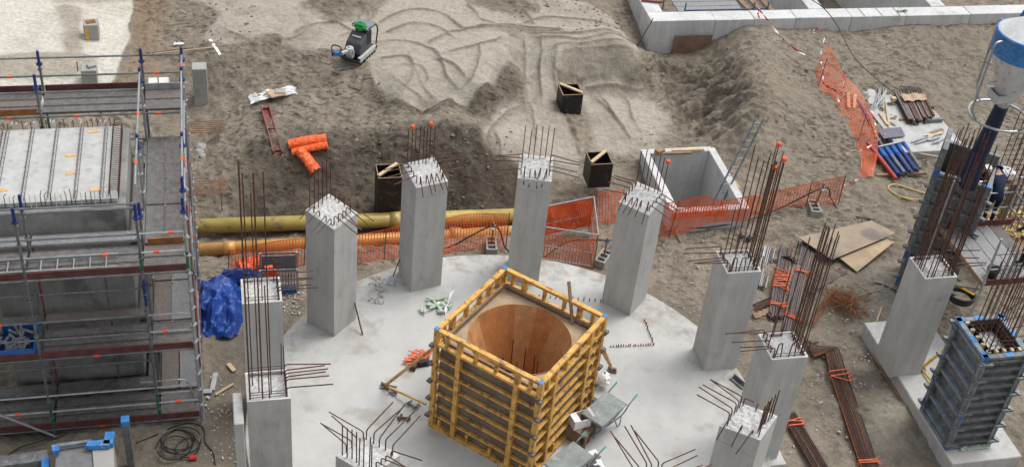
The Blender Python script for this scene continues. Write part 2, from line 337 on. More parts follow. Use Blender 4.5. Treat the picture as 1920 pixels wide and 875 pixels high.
def gr(px, py, dz=0.0):
    """point on the ground seen at a photo pixel"""
    z = 0.0
    for _ in range(12):
        p = at(px, py, z); z = 0.5*z + 0.5*zg(p.x, p.y)
    p = at(px, py, z); return Vector((p.x, p.y, z+dz))

rs = np.random.RandomState(3)
_tab = rs.rand(512, 512)
def vnoise(x, y):
    xi = np.floor(x).astype(int); yi = np.floor(y).astype(int); fx = x-xi; fy = y-yi
    fx = fx*fx*fx*(fx*(fx*6-15)+10); fy = fy*fy*fy*(fy*(fy*6-15)+10)
    g = lambda a, b: _tab[a % 512, b % 512]
    return (g(xi, yi)*(1-fx)+g(xi+1, yi)*fx)*(1-fy) + (g(xi, yi+1)*(1-fx)+g(xi+1, yi+1)*fx)*fy
def fbm(x, y, s, oct=4, ridged=False):
    o = np.zeros_like(x); a = 1.0; tot = 0
    for k in range(oct):
        f = s*2**k; n = vnoise(x*f*0.8+y*f*0.6+17.3*k, -x*f*0.6+y*f*0.8+9.1*k)
        if ridged: n = 1-abs(2*n-1)
        o += a*n; tot += a; a *= 0.5
    return o/tot - 0.5
STEP = 0.046
xi = np.arange(-23, 25.01, STEP); yi = np.arange(15.5, 49.01, STEP)
def outer(lo, hi):
    a = [lo]; s = 0.3
    while a[-1] > -3000: a.append(a[-1]-s); s *= 1.7
    b = [hi]; s = 0.3
    while b[-1] < 3000: b.append(b[-1]+s); s *= 1.7
    return a[1:][::-1], b[1:]
oxl, oxh = outer(xi[0], xi[-1]); oyl, oyh = outer(yi[0], yi[-1])
XS = np.concatenate([oxl, xi, oxh]); YS = np.concatenate([oyl, yi, oyh]); NX, NY = len(XS), len(YS)
GX, GY = np.meshgrid(XS, YS); gx = GX.ravel(); gy = GY.ravel()
gz = base_z(gx, gy)
def inside(poly):
    c = np.zeros(len(gx), bool); n = len(poly); j = n-1
    for i in range(n):
        xa, ya = poly[i][0], poly[i][1]; xb, yb = poly[j][0], poly[j][1]
        if ya != yb:
            k = ((ya > gy) != (yb > gy)) & (gx < (xb-xa)*(gy-ya)/(yb-ya)+xa); c ^= k
        j = i
    return c
def blur(mk, r):
    a = mk.reshape(NY, NX).astype(float)
    for _ in range(2):
        for ax in (0, 1):
            pad = [(0, 0), (0, 0)]; pad[ax] = (r+1, r); cs = np.cumsum(np.pad(a, pad, mode='edge'), axis=ax)
            a = (np.take(cs, range(2*r+1, cs.shape[ax]), axis=ax)-np.take(cs, range(0, cs.shape[ax]-2*r-1), axis=ax))/(2*r+1)
    return a.ravel()
def region(px, z, r=5): return blur(inside([at(a, b, z) for a, b in px]), r)
wob = fbm(gx, gy, 0.9, 4)
# compacted pale sand: the excavator's terrace, the ramp below it, the levelled bay
comp = np.zeros(len(gx))
for poly, z in (([(300,-40),(930,-60),(1150,10),(1195,60),(1200,108),(1040,112),(1000,118),(985,140),(962,78),(945,128),(880,180),(760,188),(700,148),(690,108),(640,92),(560,98),(520,62),(430,78),(375,58),(420,20)], 1.08),
               ([(985,60),(1035,60),(1042,160),(1095,290),(1010,290),(985,240)], .6),
               ([(905,290),(930,225),(985,190),(1000,290)], .4),
               ([(1085,150),(1215,160),(1260,215),(1235,280),(1110,280)], .22)):
    comp = np.maximum(comp, region(poly, z, 4)*(0.72 if z == .22 else 1))
comp = np.clip((comp-.42)*2.6+.5 + (wob*1.5+fbm(gx, gy, 3.5, 3)*.8)*(comp > .01)*(comp < .995), 0, 1)
bare = region([(640,-50),(760,-50),(700,10),(640,40),(560,20)], 1.1, 6)*.8 + region([(880,0),(960,-20),(1000,20),(960,40)], 1.1, 6)*.7
bare = np.clip(bare*1.3+(wob*2.2+fbm(gx, gy, 3, 3))*(bare > .05)-.1, 0, 1)
comp *= 1-np.clip(bare, 0, .95)
damp = np.maximum(region([(455,290),(700,285),(905,292),(960,310),(1000,330),(950,372),(760,404),(560,402),(440,380)], -.1, 5),
                  region([(690,150),(760,190),(880,184),(950,128),(962,82),(985,140),(955,205),(880,215),(770,218),(690,190)], .85, 4)*.7)
damp = np.maximum(damp, region([(1200,95),(1340,100),(1390,130),(1425,230),(1385,270),(1290,240),(1250,150)], .2, 8)*np.clip(.55+fbm(gx*.6+gy*.4, gy*1.5-gx*.7, 1.6, 4)*2.2, 0, .95))
white = region([(-60,-60),(250,-40),(244,60),(232,100),(205,165),(190,185),(-60,185)], .5, 3)
white = np.clip((white-0.5+wob*0.9)*6+.5, 0, 1)
dirt_on = np.clip(np.maximum(region([(105,8),(150,20),(158,110),(122,100),(125,50)], .5, 3), np.maximum(region([(-60,112),(150,104),(190,112),(140,146),(-60,150)], .5, 3), region([(60,-30),(250,-30),(240,6),(110,14)], .5, 3)*.8))*1.5 + wob*1.2*(white > .2), 0, 1)*.75
lime = np.clip(region([(1640,480),(1700,470),(1700,640),(1650,640),(1600,600),(1610,540)], -.35, 10)*1.2 + wob*1.4 - .25, 0, 1)
lime = np.maximum(lime, np.clip(region([(1620,690),(1680,720),(1720,800),(1690,870),(1630,800)], -.4, 10) + wob*1.4 - .35, 0, 1))
wet = np.maximum(region([(0,800),(300,810),(460,760),(460,900),(-80,900)], -.45, 12), region([(380,600),(455,600),(455,780),(400,790)], -.45, 8)*.7)
wet = np.maximum(wet, region([(1700,780),(1920,760),(1960,900),(1640,900)], -.4, 10)*.8)
field = region([(1400,60),(1990,30),(1990,330),(1560,430),(1430,330),(1440,200)], .3, 10)
# relief
loose = np.clip(1-comp-white, 0, 1)
inner = (gx > xi[0]-1) & (gx < xi[-1]+1) & (gy > yi[0]-1) & (gy < yi[-1]+1)
dxy = np.hypot(gx-CCX, gy-CCY)
rub = np.clip((dxy-6.6)/1.5, 0.12, 1)
tgt = 0.5 + 0.5*damp + 0.35*region([(430,180),(700,150),(760,230),(700,290),(450,280)], .5, 10)
h = fbm(gx, gy, 0.55, 3)*0.34 + fbm(gx, gy, 2.1, 4)*0.17*tgt + fbm(gx, gy, 1.5, 4, True)*0.16*tgt + fbm(gx, gy, 5.5, 3)*0.085 + np.clip(fbm(gx, gy, 4.2, 3)-.06, 0, 1)*.35*(.4+tgt*.5)
h2 = fbm(gx, gy, .5, 3)*0.10 + fbm(gx, gy, 3.0, 3)*0.03 + fbm(gx*0.4+gy*0.05, gy*2.4, 1.6, 3, True)*0.035
gz = gz + np.where(inner, (h*loose*rub + h2*(1-loose)), 0)
# churned clods on the gully and mounds
ch = region([(1195,95),(1340,105),(1440,180),(1420,280),(1330,275),(1240,200)], .3, 8)
gz += ch*(fbm(gx*0.55+gy*0.5, gy*1.6-gx*.8, 1.3, 5, True)*0.6+fbm(gx*.6+gy*.4, gy*1.5-gx*.7, 3.3, 4, True)*.42)
gz += dirt_on*white*(0.08+fbm(gx, gy, 2.5, 3)*.12) + white*0.04
# wheel and bucket ridges pressed into the sand
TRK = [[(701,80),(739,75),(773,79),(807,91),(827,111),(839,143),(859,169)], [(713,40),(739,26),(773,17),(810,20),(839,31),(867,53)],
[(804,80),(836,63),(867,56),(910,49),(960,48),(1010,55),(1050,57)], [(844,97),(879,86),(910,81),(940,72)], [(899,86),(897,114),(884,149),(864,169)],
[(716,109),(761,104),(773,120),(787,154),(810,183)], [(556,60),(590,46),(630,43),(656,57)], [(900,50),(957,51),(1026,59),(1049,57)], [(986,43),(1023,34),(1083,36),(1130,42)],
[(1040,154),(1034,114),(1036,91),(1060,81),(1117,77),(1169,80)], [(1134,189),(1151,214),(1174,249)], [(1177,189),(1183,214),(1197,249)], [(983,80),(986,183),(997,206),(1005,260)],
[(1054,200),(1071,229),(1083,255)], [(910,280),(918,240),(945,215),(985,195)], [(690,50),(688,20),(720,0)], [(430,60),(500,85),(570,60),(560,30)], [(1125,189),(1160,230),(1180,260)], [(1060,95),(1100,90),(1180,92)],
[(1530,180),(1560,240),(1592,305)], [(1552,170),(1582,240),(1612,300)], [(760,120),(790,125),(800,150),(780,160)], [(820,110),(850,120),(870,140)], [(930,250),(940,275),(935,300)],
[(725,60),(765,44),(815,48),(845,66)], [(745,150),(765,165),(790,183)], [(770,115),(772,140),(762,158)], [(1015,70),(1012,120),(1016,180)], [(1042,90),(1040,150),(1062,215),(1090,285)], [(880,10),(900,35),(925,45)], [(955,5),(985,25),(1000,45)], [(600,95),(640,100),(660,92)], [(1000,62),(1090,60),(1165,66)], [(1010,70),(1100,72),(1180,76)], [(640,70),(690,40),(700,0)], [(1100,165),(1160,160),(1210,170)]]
ridge_shade = np.zeros(len(gx)); swath = np.zeros(len(gx)); act = np.where(inner)[0]
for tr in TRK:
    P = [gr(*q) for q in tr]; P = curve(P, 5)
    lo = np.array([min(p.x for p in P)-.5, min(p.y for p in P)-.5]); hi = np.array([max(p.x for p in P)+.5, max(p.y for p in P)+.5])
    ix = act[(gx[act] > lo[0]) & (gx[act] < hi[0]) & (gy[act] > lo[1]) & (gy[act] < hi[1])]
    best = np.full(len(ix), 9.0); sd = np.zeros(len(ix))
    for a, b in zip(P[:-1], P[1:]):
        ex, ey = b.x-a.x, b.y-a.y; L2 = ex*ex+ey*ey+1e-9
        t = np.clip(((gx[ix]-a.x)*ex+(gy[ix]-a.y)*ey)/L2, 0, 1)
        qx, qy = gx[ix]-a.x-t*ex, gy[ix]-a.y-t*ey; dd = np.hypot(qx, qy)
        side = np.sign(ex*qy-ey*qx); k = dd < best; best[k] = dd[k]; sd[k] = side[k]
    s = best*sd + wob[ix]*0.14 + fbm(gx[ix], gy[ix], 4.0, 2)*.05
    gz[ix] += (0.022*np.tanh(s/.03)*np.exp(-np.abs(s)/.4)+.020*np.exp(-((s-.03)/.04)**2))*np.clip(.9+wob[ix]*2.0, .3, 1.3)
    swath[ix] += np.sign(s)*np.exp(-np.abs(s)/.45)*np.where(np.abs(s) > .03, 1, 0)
    ridge_shade[ix] = np.maximum(ridge_shade[ix], np.where(s > 0, np.exp(-(s/.035)**2), .75*np.exp(s/.09)+.25*np.exp(-(s/.04)**2)))
# holes in the ground: below the round slab, in the concrete chamber, inside the far foundation walls
gz = np.where(dxy < RSLAB-0.25, -0.95, gz)
uu_, vv_ = gx*CU+gy*SU, -gx*SU+gy*CU
gz = np.where((uu_ > 12.64) & (uu_ < 14.86) & (vv_ > 27.86) & (vv_ < 30.94), -2.5, gz)
gz = np.where((uu_ > 15.2) & (uu_ < 60) & (vv_ > 38.05) & (vv_ < 70), -2.2, gz)
vs = np.stack([gx, gy, gz], 1).astype(np.float32)
ii = np.arange(NX*NY).reshape(NY, NX)
fq = np.stack([ii[:-1, :-1], ii[:-1, 1:], ii[1:, 1:], ii[1:, :-1]], -1).reshape(-1, 4).astype(np.int32)
me = bpy.data.meshes.new('ground'); me.vertices.add(len(vs)); me.vertices.foreach_set('co', vs.ravel())
me.loops.add(fq.size); me.loops.foreach_set('vertex_index', fq.ravel())
me.polygons.add(len(fq)); me.polygons.foreach_set('loop_start', np.arange(0, fq.size, 4, dtype=np.int32)); me.polygons.foreach_set('loop_total', np.full(len(fq), 4, np.int32))
me.polygons.foreach_set('use_smooth', np.ones(len(fq), bool)); me.update(calc_edges=True)
def mixc(c, col, k): return c*(1-k[:, None]) + np.array(col)[None]*k[:, None]
tone = fbm(gx, gy, 0.35, 4)*0.5 + fbm(gx, gy, 3.0, 3)*0.5
c = np.array([0.218, 0.187, 0.146])[None]*(1+tone[:, None]*0.9)
c = mixc(c, (0.210, 0.182, 0.142), field*.8)
c = mixc(c, (0.088, 0.072, 0.056), np.clip(damp*(.85+wob*1.2), 0, .9))
c = mixc(c, (0.150, 0.130, 0.103), np.clip(wet, 0, 1)*.75)
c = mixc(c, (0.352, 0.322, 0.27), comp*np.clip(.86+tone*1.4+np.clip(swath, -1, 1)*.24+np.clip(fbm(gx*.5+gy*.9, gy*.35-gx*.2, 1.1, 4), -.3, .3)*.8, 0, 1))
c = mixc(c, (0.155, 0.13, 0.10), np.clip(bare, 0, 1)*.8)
c = mixc(c, (0.17, 0.145, 0.112), np.clip(ridge_shade*.95*(.85+1.6*wob), 0, .88)*np.clip(comp+.25, 0, 1))  # shadow lines along the track ridges, painted into the soil colour
c = mixc(c, (0.55, 0.52, 0.46), white)
c = mixc(c, (0.27, 0.235, 0.18), dirt_on*white)
c = mixc(c, (0.36, 0.335, 0.28), np.clip(lime, 0, 1)*.8)
road = region([(250,-40),(330,-40),(300,60),(290,160),(230,175),(245,100)], .45, 5)
c = mixc(c, (0.225, 0.160, 0.105), road*.8*(1-white))
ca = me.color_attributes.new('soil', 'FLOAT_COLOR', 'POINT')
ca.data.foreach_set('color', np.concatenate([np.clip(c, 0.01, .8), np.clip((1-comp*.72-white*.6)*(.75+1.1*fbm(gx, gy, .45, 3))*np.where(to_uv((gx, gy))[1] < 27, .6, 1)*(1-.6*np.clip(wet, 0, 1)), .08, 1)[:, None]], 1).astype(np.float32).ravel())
def soil_mat():
    m = bpy.data.materials.new('soil'); m.use_nodes = True; t = m.node_tree; N = t.nodes; L = t.links; b = N['Principled BSDF']
    b.inputs['Roughness'].default_value = 0.92; b.inputs['Specular IOR Level'].default_value = 0.25
    at_ = N.new('ShaderNodeAttribute'); at_.attribute_name = 'soil'
    tc = N.new('ShaderNodeTexCoord')
    n = N.new('ShaderNodeTexNoise'); n.inputs['Scale'].default_value = 7; n.inputs['Detail'].default_value = 8; n.inputs['Roughness'].default_value = .72
    L.new(tc.outputs['Object'], n.inputs['Vector'])
    mr = N.new('ShaderNodeMapRange'); mr.inputs['From Min'].default_value = .3; mr.inputs['From Max'].default_value = .7; mr.inputs['To Min'].default_value = .74; mr.inputs['To Max'].default_value = 1.22
    L.new(n.outputs['Fac'], mr.inputs['Value'])
    mx = N.new('ShaderNodeVectorMath'); mx.operation = 'MULTIPLY'
    L.new(at_.outputs['Color'], mx.inputs[0]); L.new(mr.outputs[0], mx.inputs[1]); L.new(mx.outputs[0], b.inputs['Base Color'])
    n2 = N.new('ShaderNodeTexNoise'); n2.inputs['Scale'].default_value = 7; n2.inputs['Detail'].default_value = 9; n2.inputs['Roughness'].default_value = .7
    L.new(tc.outputs['Object'], n2.inputs['Vector'])
    bp = N.new('ShaderNodeBump'); bp.inputs['Strength'].default_value = .9; bp.inputs['Distance'].default_value = .09
    L.new(n2.outputs['Fac'], bp.inputs['Height'])
    # crusted, scuffed top layer: flat scabs with sharp little edges and pits with shade painted into the colour
    mp = N.new('ShaderNodeMapping'); mp.inputs['Scale'].default_value = (1.0, 2.3, 1.6); mp.inputs['Rotation'].default_value = (0, 0, .2)
    L.new(tc.outputs['Object'], mp.inputs['Vector'])
    n3 = N.new('ShaderNodeTexNoise'); n3.inputs['Scale'].default_value = 3.4; n3.inputs['Detail'].default_value = 7; n3.inputs['Roughness'].default_value = .62; n3.inputs['Distortion'].default_value = .6
    L.new(mp.outputs[0], n3.inputs['Vector'])
    rp = N.new('ShaderNodeValToRGB'); rp.color_ramp.elements[0].position = .36; rp.color_ramp.elements[1].position = .45
    L.new(n3.outputs['Fac'], rp.inputs['Fac'])
    bp2 = N.new('ShaderNodeBump'); L.new(at_.outputs['Alpha'], bp2.inputs['Strength']); bp2.inputs['Distance'].default_value = .05
    L.new(rp.outputs['Color'], bp2.inputs['Height']); L.new(bp.outputs[0], bp2.inputs['Normal']); L.new(bp2.outputs[0], b.inputs['Normal'])
    mr2 = N.new('ShaderNodeMapRange'); mr2.inputs['To Min'].default_value = .78; mr2.inputs['To Max'].default_value = 1.04
    L.new(rp.outputs['Color'], mr2.inputs['Value'])
    mx2 = N.new('ShaderNodeVectorMath'); mx2.operation = 'MULTIPLY'
    ml = N.new('ShaderNodeMapRange'); ml.inputs['To Min'].default_value = 1.0; L.new(at_.outputs['Alpha'], ml.inputs['Value']); L.new(mr2.outputs[0], ml.inputs['To Max'])
    L.new(mx.outputs[0], mx2.inputs[0]); L.new(ml.outputs[0], mx2.inputs[1]); L.new(mx2.outputs[0], b.inputs['Base Color'])
    return m
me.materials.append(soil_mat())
ground = bpy.data.objects.new('ground', me); COL.objects.link(ground); tag(ground, kind='structure')
# ------------------------------------------------------------------ round base slab
sl_ = MB(); n = 128; prof = [(0, 0.0), (2.5, 0.0), (4.5, 0.0), (RSLAB-.02, 0.0), (RSLAB, -.02), (RSLAB, -.9)]
sl_.lathe(prof, n, (CCX, CCY, 0))
slab = sl_.build('round_slab', M['slab'])
tag(slab, 'large round pale concrete base slab under the ring of columns', 'slab')

# ------------------------------------------------------------------ columns
cap_mb = None
def rod(name, pts, parent, r=0.0125, material=None, rb=0.07, n=6):
    return MB().tube(bend(pts, rb), r, n).build(name, material or M['rust'], parent)
def shaft(w, d, h, parent, slope=0.0, recess=0.0, rim=0.05, base=-0.02, name='shaft', rough=.018):
    """concrete shaft w (local x) by d (local y), the top sloping along y; rough or recessed top"""
    b = MB(); k = 12
    x = [-w/2+w*i/k for i in range(k+1)]; y = [-d/2+d*i/k for i in range(k+1)]
    top = []
    for j in range(k+1):
        for i in range(k+1):
            e = min(i, j, k-i, k-j)
            z = h + slope*y[j]
            if e > 0: z += RND.uniform(-rough, rough)*1.3 - recess*(1 if e > 0 else 0) + (rough*.8 if not recess else 0)
            top.append((x[i], y[j], z))
    b.cur = 1; b.add(top, [(j*(k+1)+i, j*(k+1)+i+1, (j+1)*(k+1)+i+1, (j+1)*(k+1)+i) for j in range(k) for i in range(k)])
    b.cur = 0
    def side(pa, pb, nx):
        pass
    cs = [(-w/2, -d/2), (w/2, -d/2), (w/2, d/2), (-w/2, d/2)]
    for q in range(4):
        a, c2 = cs[q], cs[(q+1) % 4]; vs_ = []
        for t in range(k+1):
            px_, py_ = a[0]+(c2[0]-a[0])*t/k, a[1]+(c2[1]-a[1])*t/k
            vs_ += [(px_, py_, base), (px_, py_, h+slope*py_)]
        b.add(vs_, [(2*t, 2*t+2, 2*t+3, 2*t+1) for t in range(k)])
    return b.build(name, [M['concrete'], M['rough_top']], parent)

COLG = 'concrete columns of the round hall'
def ring_column(deg, label, h=3.494, vert=7, vh=1.15, droop=0.65, inlen=0.55, side=4, sidelen=0.6, sdroop=0.15, caps=(), seed=0, outrow=True, ins=5, wt=.873, wr=.888, slope=.176, dr=0):
    R_ = random.Random(seed); th = math.radians(deg)+math.radians(.336); rr = 5.541
    x, y = CCX+rr*math.cos(th), CCY+rr*math.sin(th)
    t = thing('concrete_column', label, 'column', (x, y, 0), th-math.pi/2, COLG)   # local +y points outward
    shaft(wt, wr, h, t, slope)
    seam = MB()
    g = 0.004
    for s in (-1, 1):
        seam.box((s*(wt/2+.001), 0, h-.45), (.004, wr*.9, .012))
    seam.box((0, -wr/2-.001, h-.42), (wt*.92, .004, .012)); seam.build('casting_seam', M['block_c'], t)
    zt = lambda yy: h+slope*yy
    for i in range(vert):                                         # straight starters along the outer edge
        xx = -.36+.72*i/(vert-1)+R_.uniform(-.02, .02); yy = .34+R_.uniform(-.05, .03); hh = vh*R_.uniform(.9, 1.06)
        b = rod('rebar', [(xx, yy, zt(yy)-.1), (xx+R_.uniform(-.015, .015), yy, zt(yy)+hh)], t)
        if i in caps:
            MB().lathe([(.0, .03), (.045, .03), (.055, .0), (.055, -.05), (.03, -.06), (0, -.06)], 10, (xx, yy, zt(yy)+hh)).build('safety_cap', M['orange'], b)
    for s in (-1, 1):                                             # bars bent out over the two flanks
        for i in range(side):
            yy = -.28+.5*i/max(1, side-1)+R_.uniform(-.03, .03); z = zt(yy); u = .16+R_.uniform(0, .08); L_ = sidelen*R_.uniform(.85, 1.15)
            rod('rebar', [(s*.36, yy, z-.08), (s*.36, yy, z+u), (s*(.36+L_), yy+R_.uniform(-.1, .1), z+u-sdroop*L_)], t, .0135)
    for i in range(ins):                                          # hooked bars over the inner face
        xx = -.3+.6*i/max(1, ins-1)+R_.uniform(-.03, .03); z = zt(-.34); u = .24+R_.uniform(0, .1); L_ = 1.15*inlen*R_.uniform(.85, 1.15)
        rod('rebar', [(xx, -.34, z-.08), (xx, -.34, z+u), (xx+R_.uniform(-.1, .1), -.34-L_*math.cos(droop), z+u-L_*math.sin(droop))], t, .0135)
    return t
ring_column(150, 'square concrete column turned corner on to the viewer, steel rod leaning on its right face', vert=7, seed=1, droop=.35, inlen=.6)
ring_column(120, 'square concrete column with a shovel on its left face, before the tall black box', vert=8, caps=(1, 6), seed=2, droop=.95, inlen=.42)
ring_column(90, 'square concrete column standing right behind the back corner of the ochre formwork', vert=6, vh=1.0, seed=3, droop=1.35, inlen=.42, sidelen=.75)
ring_column(60, 'square column in front of the open concrete chamber, one orange cap among its starter bars', vert=7, vh=1.1, caps=(6,), seed=4, droop=.85, inlen=.5, h=3.42)
ring_column(-30, 'low column at the right of the slab, bars bent leftward and short dark starters', vert=9, vh=.75, seed=5, droop=-.12, inlen=.75, side=3, sidelen=.4, sdroop=.9)
ring_column(-60, 'column at the bottom edge right of the wheelbarrows, only its crossing starter bars showing', vert=6, vh=.6, seed=6, droop=-.1, inlen=.8, sidelen=.7, sdroop=-.1)
ring_column(-90, 'column hidden by the bottom edge below the ochre formwork, only pale bar tips showing', vert=6, vh=.5, seed=7, droop=.1, inlen=.4, h=3.3)
ring_column(-120, 'column at the bottom edge left of the ochre formwork, bars bent both ways', vert=8, vh=.85, seed=8, droop=-.15, inlen=.8, side=4, sidelen=.75, sdroop=-.15)

def grid_column(x, y, label, h=3.217, zb=0.0, w=.878, d=.857, bars=(), hooks=(), pins=(), stir=3, seed=0, plinth=None, recess=.035, caps=()):
    R_ = random.Random(seed)
    t = thing('concrete_column', label, 'column', (x, y, zb), A0, COLG)
    shaft(w, d, h, t, 0, recess=recess, rough=.02)
    rim = MB()
    for (cx_, cy_, lx, ly) in ((0, -d/2+.025, w, .05), (0, d/2-.025, w, .05), (-w/2+.025, 0, .05, d-.1), (w/2-.025, 0, .05, d-.1)):
        rim.box((cx_, cy_, h-.03), (lx-.004, ly-.004, .07))
    rim.build('rim', M['white_c'], t)
    if plinth:
        MB().box(((plinth[0]+plinth[2])/2, (plinth[1]+plinth[3])/2, -.25), (plinth[2]-plinth[0], plinth[3]-plinth[1], .5)).build('footing', M['concrete'], t, bevel=.015)
    for i, (bx, by, hh, th_) in enumerate(bars):
        b = rod('rebar', [(bx, by, h-.12), (bx+R_.uniform(-.02, .02), by+R_.uniform(-.02, .02), h+hh)], t, th_)
        if i in caps:
            MB().lathe([(.0, .03), (.045, .03), (.06, .0), (.06, -.06), (.03, -.07), (0, -.07)], 10, (bx, by, h+hh)).build('safety_cap', M['orange'], b)
    for p in hooks: rod('rebar', p, t, .0145, rb=.09)
    for p in pins: rod('hairpin', p, t, .014, rb=.06)
    for k in range(stir):
        z = h-.03+.07*k; a = .36
        MB().tube([(-a, -a, z), (a, -a, z), (a, a, z), (-a, a, z), (-a, -a, z)], .008, 5).build('stirrup', M['rust'], t)
    return t
R1 = random.Random(21)
def ring_bars(n, hmin, hmax, r=.012, a=.35, sides='NESW'):
    out = []
    for k in range(n):
        s = sides[k % len(sides)]; q = R1.uniform(-a, a); hh = R1.uniform(hmin, hmax)
        out.append({'N': (q, a, hh, r), 'S': (q, -a, hh, r), 'E': (a, q, hh, r), 'W': (-a, q, hh, r)}[s])
    return out
def pins_of(n, z, a=.33, hh=.38):
    o = []
    for k in range(n):
        xx = -a+2*a*k/max(1, n-1)
        o.append([(xx, -a, z-.1), (xx+.02, -a, z+hh), (xx+.12, -a+.02, z+hh), (xx+.16, -a+.02, z-.1)])
    return o
def hooks_of(n, h, sgn, L=.95, lo=.15, up=0.02):
    o = []
    for k in range(n):
        yy = -.32+.64*k/max(1, n-1); u = lo+R1.uniform(0, .12)
        o.append([(sgn*.36, yy, h-.1), (sgn*.36, yy, h+u), (sgn*(.36+L*R1.uniform(.85, 1.1)), yy+R1.uniform(-.12, .05), h+u+up*R1.uniform(-1, 2))])
    return o
H2 = 3.217
grid_column(5.533, 24.354, 'square column at the right rim of the slab, tall sheaf of bars with orange caps', bars=[(R1.uniform(.28, .37), -.36+.06*k, R1.uniform(2.7, 3.5), .0128) for k in range(13)]+[(-.1+.15*k, .36, R1.uniform(2.6, 3.2), .013) for k in range(3)]+[(-.36, .1, 1.6, .012), (-.3, -.35, 1.2, .012)], caps=(0, 6, 9), hooks=hooks_of(5, H2, -1), pins=pins_of(4, H2), seed=11)
grid_column(6.326, 21.47, 'square concrete column on a footing beside the slab, tall rusty bars on its right edge', zb=-.1, h=H2+.1, bars=[(R1.uniform(.28, .37), -.36+.065*k, R1.uniform(2.9, 3.5), .0128) for k in range(12)]+[(-.1+.2*k, .36, R1.uniform(2.6, 3.2), .013) for k in range(2)]+[(-.36, 0, 1.2, .012)], hooks=hooks_of(5, H2+.1, -1, .9), pins=pins_of(3, H2+.1), seed=12, plinth=(-.5, -.62, .62, .5))
grid_column(10.386, 24.914, 'square column on a long footing behind the blue grey formwork, thick sheaf of bars', zb=0, h=H2+.06, bars=ring_bars(26, 3.0, 3.9, .0135), hooks=hooks_of(4, H2+.06, 1, .95), pins=[], seed=13, stir=4)
grid_column(-5.443, 21.383, 'square concrete column beside the blue tarpaulin, bars bent right over its pale hollow top', bars=[(-.36, .2, 1.0, .012), (.36, .1, .7, .012), (.3, .36, .6, .012), (0, -.36, .7, .012)], hooks=hooks_of(5, H2, 1, .85), seed=14, recess=.05, stir=3)
low_col = grid_column(-4.654, 18.466, 'square column at the lower left slab edge with the tallest bars of all', bars=[(-.37, -.35, 5.9, .019), (-.3, .1, 5.3, .014), (-.18, -.1, 5.0, .013), (-.12, -.36, 5.6, .018), (.06, -.2, 5.5, .014), (.02, -.36, 3.0, .014), (-.3, .34, 2.8, .012), (.36, .2, .9, .012), (.3, .36, .8, .011)], hooks=hooks_of(6, H2, 1, .95, .2), seed=15, recess=.06, stir=4)
MB().box((-.62-.0, -.30, 1.45), (.20, .9, 3.0)).build('strip_wall', M['concrete'], low_col, bevel=.02)

# ------------------------------------------------------------------ ochre box formwork with the funnel
WX, HX = 2.845, 3.08; AX = math.radians(-29.24)
bx = thing('box_formwork', 'large square ochre steel formwork holding a plywood funnel, in the middle of the slab', 'formwork', (CCX, CCY, 0), AX)
def side_panel(k):
    """one face of the box, built facing -y and turned by k quarter turns"""
    R = Matrix.Rotation(k*math.pi/2, 4, 'Z'); w = WX/2
    fr = MB(); y = -w+.06; dp = .12
    def rail(z, hh=.07, x0=-w, x1=w, d_=dp, yy=None): fr.box(((x0+x1)/2, (y if yy is None else yy)+(dp-d_)/2-.0, z), (x1-x0, d_, hh))
    def post(x, wd, z0, z1, d_=dp+.006): fr.box((x, y, (z0+z1)/2), (wd, d_, z1-z0))
    rail(HX-.04, .08); rail(HX-.44, .07); rail(.05, .10)
    for x, wd in ((-w+.045, .09), (w-.045, .09), (-w*.52, .12), (w*.55, .12)): post(x, wd, 0.004, HX-.003)
    for x in (-w*.76, -w*.22, w*.16, w*.78): post(x, .07, HX-.41, HX-.08, dp-.01)
    for i in range(1, 7): rail(.05+i*(HX-.55)/7.0, .05, d_=dp-.03)
    for x in (-w*.8, -w*.25, w*.2, w*.8): post(x, .06, .1, .34, dp-.012)
    fr.v = [tuple(R @ Vector(q)) for q in fr.v]
    o = fr.build('steel_frame', M['ochre'], bx, bevel=.006)
    p = MB(); p.box((0, -w+.14, (HX-.5)/2), (WX-.3, .03, HX-.5)); p.v = [tuple(R @ Vector(q)) for q in p.v]
    p.build('plywood_face', M['plyface'], o)
    l = MB(); l.bar((-w+.2, -w+.16, HX-.40), (w-.2, -w+.16, HX-.40), .05, .10); l.v = [tuple(R @ Vector(q)) for q in l.v]
    l.build('timber_batten', M['timber_d'], o)
    for i in range(5):
        b = MB(); zz = .35+i*.55
        b.tube([(w+.05, -w+.01, zz), (w-.10, -w-.05, zz+.02)], .03, 6); b.box((w+.01, -w-.02, zz+.03), (.11, .11, .06))
        b.v = [tuple(R @ Vector(q)) for q in b.v]; b.build('clamp', M['bar_grey'], o)
for k in range(4): side_panel(k)
for sx, sy in ((1, 1), (-1, 1), (1, -1), (-1, -1)):
    MB().box((sx*(WX/2-.05), sy*(WX/2-.05), HX+.003), (.11, .11, .012)).build('blue_corner', M['blue_l'], bx)
